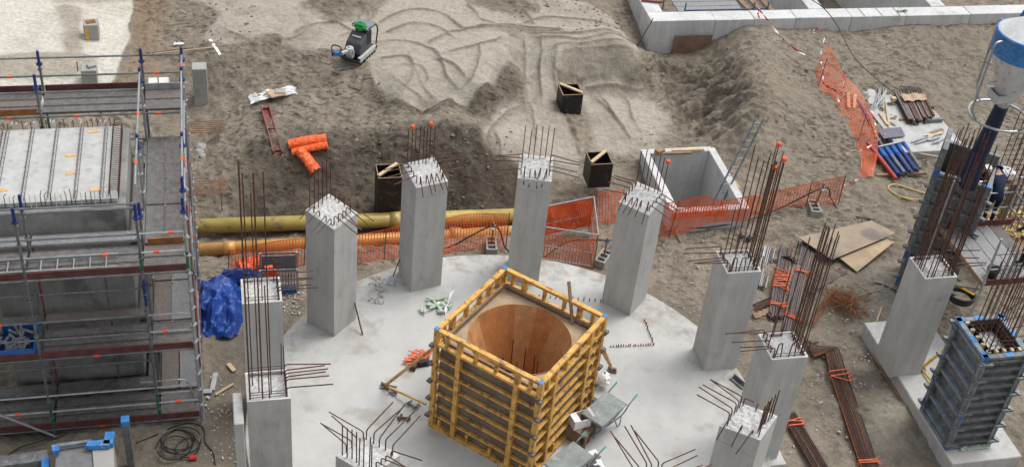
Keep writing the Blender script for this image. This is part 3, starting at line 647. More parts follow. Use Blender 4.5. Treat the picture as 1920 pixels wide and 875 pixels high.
# deck with a round hole and the funnel
ZD = HX-.52; RO = 1.19; dk = MB(); N_ = 64; q = WX/2-.13
ring = []; edge = []
for k in range(N_):
    g = 2*math.pi*k/N_; c_, s_ = math.cos(g), math.sin(g); f_ = q/max(abs(c_), abs(s_))
    ring.append((RO*c_, RO*s_, ZD)); edge.append((f_*c_, f_*s_, ZD))
dk.add(ring+edge, [(k, (k+1) % N_, N_+(k+1) % N_, N_+k) for k in range(N_)])
dk.build('funnel_deck', M['ply'], bx)
NS = 14
for s in range(NS):
    f_ = MB(); sub = 5; vs_ = []
    for j, (r_, z_) in enumerate(((RO+.003, ZD+.02), (RO-.015, ZD+.02), (.86, 1.75), (.60, 1.05))):
        for t_ in range(sub+1):
            g = 2*math.pi*(s+t_/sub)/NS; vs_.append((r_*math.cos(g), r_*math.sin(g), z_))
    f_.add(vs_, [(j*(sub+1)+t_, j*(sub+1)+t_+1, (j+1)*(sub+1)+t_+1, (j+1)*(sub+1)+t_) for j in range(3) for t_ in range(sub)])
    f_.build('funnel_stave', M['phen2'] if s in (1, 2, 4, 7, 11) else M['phen1'], bx)
MB().lathe([(.60, 1.05), (.60, .02)], 32).build('drum_liner', M['board_br'], bx)
for k in range(9):
    g = 2*math.pi*k/9+.3; x_, y_ = .46*math.cos(g), .46*math.sin(g)
    MB().tube([(x_, y_, 0), (x_+RND.uniform(-.04, .04), y_, 2.0+RND.uniform(-.3, .35))], .013, 6).build('rebar', M['rust'], bx)
for z_ in (.9, 1.15):
    MB().tube([(.47*math.cos(2*math.pi*k/20), .47*math.sin(2*math.pi*k/20), z_) for k in range(21)], .009, 5).build('hoop', M['rust'], bx)
# push pull props
def prop(top_px, z_top, foot_px, back_px, lo=.35):
    f_ = at(*foot_px, .06); t_ = at(*top_px, z_top); k_ = at(*back_px, lo)
    p = MB(); p.tube([t_, f_], .038, 8); p.tube([k_, f_], .028, 8)
    o = p.build('push_prop', M['ochre'], bx, world=True)
    s_ = MB(); s_.box(f_+Vector((0, 0, -.03)), (.22, .16, .05)); s_.tube([f_+Vector((-.1, .05, .04)), f_+Vector((.1, -.05, .04))], .03, 6)
    s_.build('foot_plate', M['galv_d'], o, world=True)
prop((812, 652), 2.35, (722, 722), (798, 757))
prop((1130, 650), 1.6, (1148, 692), (1118, 640), 1.4)
MB().bar((.68, 1.18, ZD+.03), (.30, 1.45, 3.48), .07, .05).build('timber_prop', M['timber_d'], bx)
# ------------------------------------------------------------------ scaffold round the concrete core (built on the site grid)
def gthing(name, label, cat, u=0.0, v=0.0, z=0.0, group=None):
    return thing(name, label, cat, uv(u, v, z), A0, group)
sc = gthing('tube_scaffold', 'steel tube scaffold with metal decks and oxblood toe boards round the concrete core at left', 'scaffold')
ZB = -.45
def post(u, v, top, m='galv_d', sleeve=True, zb=ZB):
    p = MB().tube([(u, v, zb), (u, v, top-.34)], .03, 8)
    for z in np.arange(zb+.6, top-.4, .5): p.tube([(u, v, z-.01), (u, v, z+.01)], .062, 8)
    o = p.build('post', M[m], sc)
    if sleeve:
        q = MB().tube([(u, v, top-.36), (u, v, top)], .034, 8); q.tube([(u, v, top-.37), (u, v, top-.33)], .075, 8)
        q.build('spigot', M['blue_d'], o)
    return o
LV = (-.2, 2.0, 4.25)
UO, UI, VO, VI = -1.0, -1.95, 21.7, 22.62
for u, top in ((-1.0, 6.15), (-1.95, 6.05), (-4.3, 6.1), (-6.65, 6.1)): post(u, VO, top, 'galv_d' if u != -1.0 else 'galv')
for u, top in ((-1.95, 5.4), (-4.3, 5.75), (-6.65, 5.6)): post(u, VI, top)
for v, top in ((24.05, 6.2), (26.85, 6.2), (27.85, 6.15), (22.3, 6.25)): post(UO, v, top, 'galv')
for v, top in ((24.05, 6.2), (26.85, 6.2), (27.85, 6.15)): post(UI, v, top, 'galv' if v < 27 else 'galv_d')
for u in (-4.3, -6.65): post(u, 27.85, 6.15); post(u, 26.85, 6.1)
for u in (-1.06, -1.10): MB().tube([(u, 24.9, ZB), (u, 24.9, 4.9)], .026, 8).build('post', M['galv'], sc)
RB = random.Random(5)
def ledger(a, b, m='galv_d', band=True, r=.024, nm='ledger'):
    a, b = Vector(a), Vector(b)
    o = MB().tube([a, b], r, 6).build(nm, M[m], sc)
    if band and RB.random() < .6:
        t_ = RB.choice((.5, .45, .35, .7)); c_ = a.lerp(b, t_); e_ = (b-a).normalized()*.06
        MB().tube([c_-e_, c_+e_], r+.008, 8).build('colour_band', M['orange'], o)
    return o
def toe(a, b, z, m='toe', hh=.17): MB().bar((a[0], a[1], z+hh/2+.02), (b[0], b[1], z+hh/2+.02), .03, hh).build('toe_board', M[m], sc)
def deckrun(a, b, width, z, n=3, m='deck'):
    """n boards side by side running from a to b"""
    a, b = Vector((a[0], a[1], z)), Vector((b[0], b[1], z)); dx = (b-a).normalized(); dy = Vector((-dx.y, dx.x, 0)); w = width/n
    for k in range(n):
        off = dy*(-width/2+w*(k+.5))
        q = MB(); q.bar(a+off+dx*.03, b+off-dx*.03, w-.022, .05)
        for s in (-1, 1): q.bar(a+off+dx*.03+dy*s*(w/2-.022)+Vector((0, 0, .006)), b+off-dx*.03+dy*s*(w/2-.022)+Vector((0, 0, .006)), .016, .06)
        q.build('deck_board', M[m if RB.random() < .92 else 'deck_b'], sc)
US = (-8.9, -6.65, -4.3, -1.95, -1.0)
for li, z in enumerate(LV):
    for a, b in zip(US[:-1], US[1:]):
        deckrun((a, (VO+VI)/2), (b, (VO+VI)/2), .84, z, 3 if b < -1.5 else 2, 'deck')
        ledger((a, VO, z-.06), (b, VO, z-.06), 'galv_d'); ledger((a, VI, z-.06), (b, VI, z-.06), 'galv_d', False)
        toe((a+.04, VO-.035), (b-.04, VO-.035), z)
        for hh in (.52, 1.02): ledger((a, VO, z+hh), (b, VO, z+hh), 'galv' if (b > -1.5 or li == 0) else 'galv_d', nm='guard_rail')
        if li == 2 and b < -1.5: ledger((a, VO+.02, z+1.8), (b, VO+.02, z+1.8), 'galv_d')
        if b < -1.5: deckrun((a, VI+.30), (b, VI+.30), .36, z+.03, 1, 'deck_l' if li == 2 else 'deck'); ledger((a, VI, z+1.02), (b, VI, z+1.02), 'galv_d', False)
    for v in (VI, 24.05, 26.85): ledger((UI-.1, v, z-.07), (UO+.05, v, z-.07), 'galv_d')
    for u in (-4.3, -6.65): ledger((u, VO, z-.07), (u, VI+.5, z-.07), 'galv_d', False)
    for a, b in ((VI, 24.05), (24.05, 26.85)):
        deckrun(((UO+UI)/2-.02, a), ((UO+UI)/2-.02, b), .86, z, 2, 'deck' if li == 2 else 'deck_l')
        deckrun((UI-.17, a), (UI-.17, b), .24, z-.12, 1, 'deck')
        ledger((UO, a, z-.06), (UO, b, z-.06), 'galv', False); ledger((UI, a, z-.06), (UI, b, z-.06), 'galv', False)
        for hh in (.52, 1.02): ledger((UO, a, z+hh), (UO, b, z+hh), 'galv', nm='guard_rail')
        toe((UO+.035, a+.04), (UO+.035, b-.04), z)
toe((UI+.1, VI-.02), (UO-.1, VI-.02), LV[2], 'toe_o')
for a, b in ((24.05, 26.85), (22.3, 24.05)): ledger((UI, a, LV[2]+1.85), (UI, b, LV[2]+1.85), 'galv'); ledger((UO, a, LV[2]+1.85), (UO, b, LV[2]+1.85), 'galv')
ledger((UO, 26.85, 6.1), (UO, 27.85, 5.95), 'galv')
ZR = 5.0
for z in (2.6, ZR):
    for a, b in zip(US[:-1], US[1:]):
        deckrun((a, 27.35), (b, 27.35), .92, z, 3 if b < -1.5 else 2, 'deck' if a > -4 or z < 4 else 'deck')
        ledger((a, 27.85, z-.06), (b, 27.85, z-.06), 'galv_d', False); ledger((a, 26.85, z-.06), (b, 26.85, z-.06), 'galv_d')
        toe((a+.04, 27.885), (b-.04, 27.885), z) if b < -1.5 else None
        for hh in (.45, .95): ledger((a, 27.87, z+hh), (b, 27.87, z+hh), 'galv_d', nm='guard_rail')
        if b < -1.5: ledger((a, 26.85, z+.62), (b, 26.85, z+.62), 'galv_d')
toe((-6.6, 26.83), (-4.36, 26.83), ZR, 'toe_o'); 
MB().bar((-1.9, 27.8, ZR+.1), (-1.05, 27.8, ZR+.1), .03, .2).build('toe_board', M['galv'], sc)
for v in (26.85, 27.85): ledger((UI, v, ZR-.07), (UO, v, ZR-.07), 'galv_d')
ledger((-6.4, VO-.06, 1.2), (-4.3, VO-.06, -.42), 'galv', False, .03)          # raker
for k, (v0_, z0_, v1_, z1_, m_) in enumerate(((21.75, -.4, 24.0, 2.0, 'galv'), (24.0, 2.0, 26.8, 4.2, 'galv_d'), (26.8, -.3, 24.1, 2.0, 'galv'), (24.0, 2.1, 21.8, 4.2, 'green_d'))):
    MB().tube([(UO+.05, v0_, z0_), (UO+.05, v1_, z1_)], .024, 6).build('diagonal_brace', M[m_], sc)
for v, m_ in ((22.6, 'red_beam'), (23.2, 'galv'), (25.6, 'galv_d'), (26.3, 'galv')): MB().tube([(UO+.03, v, ZB), (UO+.03, v, 5.3)], .026, 8).build('post', M[m_], sc)
for u in (-4.32, -2.9): MB().tube([(u, VI+.55, ZB), (u, VI+.55, 4.1)], .026, 8).build('post', M['red_beam' if u < -4 else 'galv_d'], sc)
for u, z in ((-1.95, 4.25), (-1.0, 4.25)): MB().tube([(u, VO, z+.05), (u, VO, z+.5)], .036, 8).build('post_sleeve', M['green_d'], sc)
for u, z in ((-1.95, 3.3), (-1.95, -.1), (-4.3, -.1)): MB().tube([(u, VO, z), (u, VO, z+.75)], .036, 8).build('post_sleeve', M['blue_d' if z > 1 else 'green_d'], sc)
# base plates and the little gate on the lowest deck
for u, v in ((-1.0, VO), (-1.95, VO), (-4.3, VO)): MB().box((u, v, ZB+.02), (.16, .16, .03)).build('base_plate', M['galv_d'], sc)
gt = MB(); gt.tube(bend([(-2.3, VO+.2, .82), (-1.25, VO+.2, .82), (-1.12, VO+.2, .0)], .2), .022, 8); gt.tube([(-1.95, VO+.2, .42), (-1.16, VO+.2, .42)], .02, 8)
gt.build('gate_rail', M['galv'], sc)
# aluminium ladder lying on the upper front deck
ld = gthing('aluminium_ladder', 'bright aluminium ladder lying flat along the upper front scaffold deck', 'ladder', -4.2, 22.02, LV[2]+.06)
lb = MB()
for s in (-1, 1): lb.build if False else MB().bar((-2.6, s*.2, .03), (1.75, s*.2, .03+.02*s), .03, .07).build('stile', M['galv'], ld)
for k in range(13): MB().tube([(-2.45+k*.33, -.2, .03), (-2.45+k*.33, .2, .04)], .017, 6).build('rung', M['galv'], ld)
# concrete core
co = gthing('concrete_core', 'pale concrete core block with stub bars and lattice girders across its top, inside the scaffold', 'concrete block', -3.8, 25.0, 0)
ZT = 4.85
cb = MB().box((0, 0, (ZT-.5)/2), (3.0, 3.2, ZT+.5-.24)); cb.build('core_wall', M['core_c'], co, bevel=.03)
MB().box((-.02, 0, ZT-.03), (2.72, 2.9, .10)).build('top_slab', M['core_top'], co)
for k in range(5):
    x = -1.2+k*.55; g = MB()
    for s in (-.035, .035): g.tube([(x+s, -1.42, ZT+.035), (x+s, 1.42, ZT+.035)], .006, 5)
    g.tube([(x, -1.42, ZT+.12), (x, 1.42, ZT+.12)], .006, 5)
    zz = [(x+(.035 if i % 2 else -.035), -1.42+i*.1, ZT+(.035 if i % 2 else .12)) for i in range(29)]
    g.tube(zz, .0035, 4); g.build('lattice_girder', M['bar_grey'], co)
for side in (-1, 1):
    for k in range(26):
        x = -1.42+k*.105+RND.uniform(-.02, .02); y = side*(1.5 if side > 0 else 1.46); q = RND.uniform(.16, .26)
        MB().tube(bend([(x, y, ZT-.2), (x, y, ZT+q), (x+RND.uniform(-.05, .05), y-side*RND.uniform(.04, .16), ZT+q+RND.uniform(-.04, .04))], .03), .0095, 5).build('stub_bar', M['rust'] if RND.random() < .65 else M['white_c'], co)
for k in range(38):
    y = -1.38+k*.073
    MB().tube(bend([(1.16, y, ZT-.06), (1.16, y, ZT+.19), (1.36, y+.03, ZT+.2), (1.36, y+.02, ZT-.06)], .05), .0085, 5).build('loop_bar', M['rust'], co)
MB().tube([(1.36, -1.45, ZT+.21), (1.36, 1.42, ZT+.21)], .011, 5).build('edge_bar', M['rust'], co)
for k in range(14):
    y = 0.0+k*.1
    MB().tube(bend([(-1.44, y, ZT-.06), (-1.44, y, ZT+.15), (-1.3, y+.03, ZT+.15), (-1.3, y, ZT-.06)], .05), .0085, 5).build('loop_bar', M['rust'], co)
for x, y in ((.72, 1.25), (.26, .3), (.30, -.42), (-1.1, -.95), (.86, -1.1)):
    MB().box((x, y, ZT+.027), (.24+RND.uniform(-.05, .05), .10, .012), rz=.15).build('paint_mark', mat('faded_orange_mark', (.62, .36, .14), .8), co)
# blue tray of steel parts on the middle deck
tr = gthing('parts_tray', 'blue steel tray full of grey scaffold fittings on the middle scaffold deck', 'tray', -5.15, 22.1, LV[1]+.04)
for (c_, d_) in (((0, -.42, .14), (1.5, .04, .24)), ((0, .42, .14), (1.5, .04, .24)), ((-.75, 0, .14), (.04, .88, .24)), ((.75, 0, .14), (.04, .88, .24))):
    MB().box(c_, d_).build('tray_side', M['blue'], tr)
MB().box((0, 0, .02), (1.46, .8, .03)).build('tray_floor', M['blue_d'], tr)
for k in range(44):
    x, y = RND.uniform(-.6, .6), RND.uniform(-.32, .32); a = RND.uniform(0, 3.1); L_ = RND.uniform(.1, .3)
    MB().tube([(x-math.cos(a)*L_*.6, y-math.sin(a)*L_*.6, .20), (x+math.cos(a)*L_*.6, y+math.sin(a)*L_*.6, .22+RND.uniform(0, .08))], .035, 6).build('fitting', M['form_g'], tr)

# ------------------------------------------------------------------ far foundation walls
fw = gthing('foundation_wall', 'long pale concrete foundation wall with cross walls at the top right', 'wall', 0, 0, 0)
ZW = 1.2
def wallbox(u0, u1, v0, v1, zb=-2.4, zt=ZW, name='wall', m='wall_c'):
    return MB().box(((u0+u1)/2, (v0+v1)/2, (zb+zt)/2), (u1-u0, v1-v0, zt-zb)).build(name, M[m], fw, bevel=.015)
uw = 14.72; seg = [uw, 17.1, 18.6, 20.2, 22.4, 24.6, 27.2, 30.0, 33.5, 38, 44]
wallbox(seg[0], seg[1], 37.55, 38.2)
for a, b in zip(seg[1:-1], seg[2:]): wallbox(a+.012, b, 37.55+RND.uniform(0, .012), 38.2, zt=ZW-RND.uniform(.0, .02))
wallbox(uw, uw+.62, 38.215, 52)
wallbox(20.95, 21.55, 38.215, 52); wallbox(25.9, 26.5, 38.215, 50); wallbox(uw+.65, 44, 52.01, 52.6)
for a in (22.9, 23.6, 24.3): MB().box((a, 37.875, ZW+.004), (.015, .64, .012)).build('joint', M['block_c'], fw)
cover = gthing('plywood_sheet', 'brown board leaning against the foot of the concrete foundation wall', 'board', 16.35, 37.46, -.05)
MB().box((0, 0, .32), (1.42, .03, .78), R=Matrix.Rotation(.04, 3, 'X')).build('panel', M['board_br'], cover)
# decking and struts inside the foundation pit
pd = gthing('pit_platform', 'grey scaffold platform inside the far foundation pit behind the concrete wall', 'platform', 17.6, 39.6, 0)
for k in range(6): MB().box((0, -.9+k*.36, .62), (2.5, .33, .05)).build('deck_board', M['deck_l'], pd)
for x, y in ((-1.3, -1.05), (1.35, -1.05), (-1.3, 1.1), (1.35, 1.1), (1.9, -1.05)): MB().tube([(x, y, -2.2), (x, y, 1.35)], .03, 8).build('post', M['galv_d'], pd)
for z in (1.05,): MB().tube([(-1.3, -1.05, z), (1.9, -1.05, z)], .025, 8).build('rail', M['blue_d'], pd)
pp = gthing('pit_planks', 'dark planks laid over the pit inside the far foundation beside the cross wall', 'planks', 19.9, 39.4, .1)
for k in range(3): MB().box((k*.42-.4, 0, .2+k*.02), (.22, 2.6, .06), rz=.12).build('plank', M['timber_d'], pp)
pr2 = gthing('steel_strut', 'rusty red strut lying on the left wing of the far foundation wall', 'strut', 15.05, 38.9, ZW+.03)
MB().bar((-.3, .1, .03), (.45, -.1, .03), .07, .07).build('bar', M['red_beam'], pr2)
rp = gthing('marker_rod', 'thin rusty rod leaning on the near corner of the far foundation wall', 'rod', 14.45, 37.5, 0)
MB().tube([(-.35, -.15, -.1), (.3, .03, 1.32)], .018, 6).build('rod_bar', M['rust'], rp)
rk = gthing('loose_scraps', 'crumpled green and white scrap on top of the far foundation wall', 'scrap', 24.5, 37.85, ZW)
MB().bar((-.16, 0, .03), (.16, .05, .06), .1, .06).build('scrap_piece', M['mint'], rk)
MB().bar((-.1, .08, .02), (.2, -.05, .05), .08, .04).build('scrap_piece', M['form_g'], rk)

# ------------------------------------------------------------------ open concrete chamber
chm = gthing('concrete_chamber', 'open rectangular concrete chamber sunk into the sand behind the orange netting', 'chamber', 13.75, 29.4, 0)
for nme, c_, d_ in (('wall', (-1.1, 0, -1.0), (.24, 3.3, 2.6)), ('wall', (1.1, 0, -1.0), (.24, 3.3, 2.6)), ('wall', (0, -1.53, -1.0), (1.955, .24, 2.596)), ('wall', (0, 1.53, -1.0), (1.955, .24, 2.596))):
    MB().box(c_, d_).build(nme, M['wall_c'], chm, bevel=.012)
MB().box((0, 0, -2.2), (1.96, 2.8, .1)).build('floor', M['block_c'], chm)
l2 = thing('steel_ladder', 'blue grey ladder standing in the open concrete chamber and leaning on its right wall', 'ladder', at(1345, 372, .0))
b_, t_ = at(1334, 385, -.4), at(1418, 222, 2.4); b2, t2 = at(1352, 385, -.4), at(1432, 222, 2.4)
dn = (b_-t_)*.55
MB().bar(b_+dn*.35, t_, .03, .07).build('stile', M['form_b'], l2, world=True); MB().bar(b2+dn*.35, t2, .03, .07).build('stile', M['form_b'], l2, world=True)
for k in range(13):
    f_ = -.25+k*.1
    MB().tube([b_.lerp(t_, f_), b2.lerp(t2, f_)], .016, 6).build('rung', M['galv'], l2, world=True)
for (px, lab, L_, m_) in (((1290, 281), 'pale plank resting on the back wall of the open concrete chamber', 1.05, 'timber'), ((1262, 287), 'dark plank lying behind the pale one on the back edge of the concrete chamber', 1.2, 'timber_d')):
    p = at(*px, .37); o = thing('plank', lab, 'plank', p, A0-.02, 'planks on the chamber'); MB().box((0, 0, 0), (L_, .10, .06)).build('board', M[m_], o)
p = at(1237, 283, .42); o = thing('timber_offcut', 'short grey board standing at the back left corner of the concrete chamber', 'board', p, A0+.5); MB().box((0, 0, .0), (.28, .2, .12)).build('board', M['timber_d'], o)

# ------------------------------------------------------------------ pipes in the trench
def pipe(label, a, b, r, m, joints=()):
    o = thing('trench_pipe', label, 'pipe', a, 0, 'pipes in the trench'); L_ = b-a
    MB().tube([a, b], r, 28).build('barrel', M[m], o, world=True, smooth=False)
    for t_ in joints:
        c_ = a+L_*t_; e_ = L_.normalized()
        MB().tube([c_-e_*.16, c_+e_*.16], r+.022, 28).build('collar', M[m], o, world=True)
    for ch_ in o.children:
        ch_.data.polygons.foreach_set('use_smooth', [len(p_.vertices) == 4 for p_ in ch_.data.polygons])
    return o
pipe('thick gold pipe along the back of the trench, under the excavated bank', uv(-3.0, 29.62, -.62), uv(9.3, 29.18, -.62), .22, 'gold', (.62,))
pipe('thinner tan pipe under the orange netting, nearer the round slab', uv(-3.0, 28.52, -.66), uv(8.6, 28.5, -.66), .185, 'gold_o', (.245, .8))
# ------------------------------------------------------------------ netting
def resample(P, n):
    P = [Vector(p) for p in P]; D = [0]
    for a, b in zip(P[:-1], P[1:]): D.append(D[-1]+(b-a).length)
    out = []; k = 0
    for i in range(n):
        s = D[-1]*i/(n-1)
        while k < len(D)-2 and D[k+1] < s: k += 1
        out.append(P[k].lerp(P[k+1], (s-D[k])/max(1e-6, D[k+1]-D[k])))
    return out
def net(top, bot, parent, cw=.10, chh=.055, sw=.024, sh=.016, wave=.05, seed=0, name='mesh_sheet', rows=None):
    """plastic safety mesh: real ribbons woven between a top line and a bottom line"""
    R_ = random.Random(seed)
    L_ = sum((Vector(b)-Vector(a)).length for a, b in zip(top[:-1], top[1:])); Hh = (Vector(top[0])-Vector(bot[0])).length
    Hm = sum((Vector(a)-Vector(b)).length for a, b in zip(resample(top, 5), resample(bot, 5)))/5
    n = max(4, int(L_/cw)); r = rows or max(3, int(Hm/chh))
    T = resample(curve(top, 6), n+1); B = resample(curve(bot, 6), n+1)
    ph = R_.uniform(0, 9)
    G = []
    for i in range(n+1):
        e = (T[min(i+1, n)]-T[max(i-1, 0)]).normalized(); col_ = []
        for j in range(r+1):
            t = j/r; p = T[i].lerp(B[i], t); dv = (B[i]-T[i]); nn = e.cross(dv); nn = nn.normalized() if nn.length > 1e-6 else Vector((0, 1, 0))
            w_ = wave*(math.sin(i*cw*3.1+ph)*.6+math.sin(i*cw*7.3+ph*2+t*3)*.4)*math.sin(math.pi*min(1, t*.9+.08))
            sag = -.02*abs(math.sin(i*cw*1.6+ph))*(1-t)
            col_.append(p+nn*w_+Vector((0, 0, sag)))
        G.append(col_)
    q = MB()
    def rib(a, b, wd):
        wd = wd/2
        q.add([a-wd, b-wd, b+wd, a+wd], [(0, 1, 2, 3)])
    for i in range(n+1):
        for j in range(r):
            e = (G[min(i+1, n)][j]-G[max(i-1, 0)][j]).normalized()*sw; rib(G[i][j], G[i][j+1], e)
    for j in range(r+1):
        for i in range(n):
            dv = (G[i][min(j+1, r)]-G[i][max(j-1, 0)]).normalized()*(sh*(2.0 if j in (0, r) else 1)); rib(G[i][j], G[i+1][j], dv)
    return q.build(name, M['net'], parent, world=True)
def stakes(parent, pts, r=.012, m='rust', nm='stake'):
    for a, b in pts: MB().tube([a, b], r, 6).build(nm, M[m], parent, world=True)
def up(p, h): return Vector((p.x, p.y, p.z+h))
FG = 'orange safety netting round the trench'
def fence(label, pxs_bot, heights, seed, zs=None, lean=None, extra=(), **k):
    bot = [gr(*p, .02) if zs is None else at(p[0], p[1], zs[i]) for i, p in enumerate(pxs_bot)]
    f_ = thing('safety_net', label, 'netting', bot[0], 0, FG)
    top = []
    for i, p in enumerate(bot):
        ln = lean[i] if lean else (0, 0); top.append(Vector((p.x+ln[0], p.y+ln[1], p.z+heights[i])))
    net(top, bot, f_, seed=seed, **k)
    stakes(f_, [(bot[i], up(top[i], .04)) for i in range(0, len(bot), 2)] + [(bot[-1], up(top[-1], .05))])
    return f_
fence('longest orange netting, before the pipes between the blue tarpaulin and tall black box', [(428, 520), (500, 512), (570, 502), (650, 498), (720, 488), (748, 482)], [.72, .85, .85, .85, .9, .95], 1, lean=[(.0, .25)]*6, cw=.085, chh=.055, sw=.022, sh=.015)
fence('orange netting over the pipes between the two columns left of the metal fence frame', [(828, 480), (880, 470), (948, 468)], [1.05, 1.05, 1.0], 2, lean=[(.0, .35)]*3, cw=.085, chh=.055, sw=.022, sh=.015)
# framed fence panel, folded in a corner
ff = thing('fence_frame', 'steel framed fence corner clad in doubled orange netting beside the tall plain column', 'fence', at(1110, 500, -.4), 0, None)
c0 = at(1112, 503, -.42); c0t = at(1098, 370, .68); c1 = at(945, 450, -.6); c1t = up(c1, 1.15)
w_ = (c0t-c0); c0t = up(c0, 1.15)
far = at(1104, 430, -.55); c1 = at(1000, 452, -.62); lft = at(1000, 486, -.45)
for a, b in ((c0, far), (far, c1), (lft, c0)):
    fr_ = MB(); at_, bt_ = up(a, 1.2), up(b, 1.2); am, bm_ = up(a, .55), up(b, .55)
    fr_.tube([a, at_], .02, 6); fr_.tube([b, bt_], .02, 6); fr_.tube([at_, bt_], .02, 6); fr_.tube([am, bm_], .014, 6); fr_.tube([up(a, .08), up(b, .08)], .018, 6)
    fr_.build('steel_frame', M['galv'], ff, world=True)
net([up(far, 1.18), up(c1, 1.18)], [up(far, .15), up(c1, .15)], ff, cw=.06, chh=.035, sw=.03, sh=.02, seed=4, wave=.09)
net([up(far+Vector((.05, .1, 0)), 1.15), up(c1+Vector((0, .1, 0)), 1.15)], [up(far+Vector((.05, .1, 0)), .1), up(c1+Vector((0, .1, 0)), .1)], ff, cw=.06, chh=.04, sw=.03, sh=.02, seed=5, wave=.12)
net([up(c0, 1.15), up(far, 1.15)], [up(c0, .05), up(far, .05)], ff, cw=.085, chh=.05, seed=6)
net([up(lft, .95), up(c0, 1.0)], [up(lft, .02), up(c0, .02)], ff, cw=.09, chh=.055, seed=66, sw=.022, sh=.015)
fence('orange netting sagging behind the fence corner, left of the column with one capped bar', [(1118, 415), (1140, 420), (1168, 415)], [.85, .95, .9], 8, lean=[(-.1, .3)]*3, cw=.09)
# over the front wall of the chamber
fn = thing('safety_net', 'orange netting hung over the front wall of the open concrete chamber', 'netting', at(1270, 425, -.3), 0, FG)
net([uv(12.25, 27.66, .75), uv(12.8, 27.62, .85), uv(13.35, 27.6, .98), uv(13.8, 27.62, .78), uv(14.4, 27.62, .82), uv(14.95, 27.66, .85)], [uv(12.2, 27.5, -.38), uv(12.8, 27.5, -.3), uv(13.35, 27.55, -.12), uv(13.8, 27.58, .0), uv(14.4, 27.6, .0), uv(14.95, 27.6, -.05)], fn, seed=9, wave=.03, cw=.085)
net([uv(12.5, 27.68, .45), uv(13.5, 27.66, .6), uv(14.2, 27.68, .5)], [uv(12.5, 27.66, .1), uv(13.5, 27.64, .2), uv(14.2, 27.66, .15)], fn, seed=19, wave=.03, cw=.08, chh=.05)
stakes(fn, [(uv(12.45, 27.45, -.45), uv(12.6, 27.6, .85)), (uv(14.98, 27.62, -.3), uv(14.98, 27.62, .9))])
fence('orange netting stretched to the right of the chamber towards the cable post', [(1397, 405), (1450, 398), (1510, 392), (1570, 388)], [.55, .7, .9, 1.05], 10, lean=[(0, .1)]*4, cw=.1)
fr2 = thing('safety_net', 'collapsed twisted orange netting with red white tape left of the concrete panel', 'netting', gr(1600, 250), 0, FG)
net([gr(1545, 118, .75), gr(1572, 165, .6), gr(1606, 198, .5), gr(1634, 262, .5), gr(1640, 300, .3), gr(1634, 335, .1)], [gr(1528, 135, .05), gr(1542, 178, .05), gr(1582, 222, .05), gr(1604, 262, .05), gr(1614, 300, .05), gr(1613, 335, .05)], fr2, seed=12, wave=.1, cw=.10, chh=.07, sw=.020, sh=.014)
stakes(fr2, [(gr(1533, 165), gr(1536, 165, 1.15)), (gr(1610, 262), gr(1610, 262, 1.0))])
for (a, b) in (((1600, 188), (1600, 210)), ((1587, 185), (1590, 208))):
    MB().bar(gr(*a, .25), gr(*b, .12), .10, .03).build('wood_slat', M['timber'], fr2, world=True)

def ribbon(mb, pts, w=.05, droop=0.0):
    P = curve(pts, 8); n = len(P)
    for i in range(n-1):
        a, b = P[i], P[i+1]; t = (i+.5)/n
        e = Vector((math.sin(i*.7)*.5, .4, math.cos(i*.7))).normalized()*w/2
        e2 = Vector((math.sin((i+1)*.7)*.5, .4, math.cos((i+1)*.7))).normalized()*w/2
        mb.add([a-e, b-e2, b+e2, a+e], [(0, 1, 2, 3)])
def tape(label, pts, w=.06, name='barrier_tape', cat='tape'):
    o = MB(); ribbon(o, pts, w); q = o.build(name, M['tape']); return tag(q, label, cat, 'barrier tape')
tape('red white barrier tape running from the far foundation wall down to the twisted netting', [at(1423, 18, 1.45), at(1445, 45, 1.2), at(1480, 85, .9), at(1535, 117, 1.2)], .07)
tape('knotted red white tape end hanging on the far foundation wall', [at(1423, 16, 1.5), at(1421, 28, 1.3), at(1427, 38, 1.1), at(1425, 44, .95)], .08)
tape('crumpled red white tape lying on the sand close under the far foundation wall', [gr(1518, 55, .06), gr(1525, 62, .1), gr(1530, 58, .12), gr(1522, 66, .06), gr(1545, 60, .05)], .07)
tape('tape dangling in red and white loops down the upper part of the twisted netting', [gr(1533, 118, 1.15), gr(1530, 140, .7), gr(1537, 155, .5), gr(1541, 172, .3), gr(1560, 186, .35), gr(1572, 205, .2)], .07)
tape('short red white tape streamer hanging on a stake right of the netting top', [gr(1572, 160, 1.0), gr(1572, 160, .6), gr(1577, 172, .35), gr(1579, 186, .1)], .07)
tape('slack tape from the blue props to the stake ending the low netting', [gr(1650, 285, .7), gr(1615, 305, .55), gr(1572, 330, .85)], .06)
tape('loose tape lying on the sand between the low netting and the twisted netting', [gr(1568, 385, .1), gr(1580, 355, .1), gr(1600, 345, .1), gr(1616, 338, .15)], .07)
tape('red white tape bunched beside the left edge of the concrete panel', [gr(1628, 215, .3), gr(1638, 250, .25), gr(1636, 262, .3), gr(1644, 278, .25)], .09)

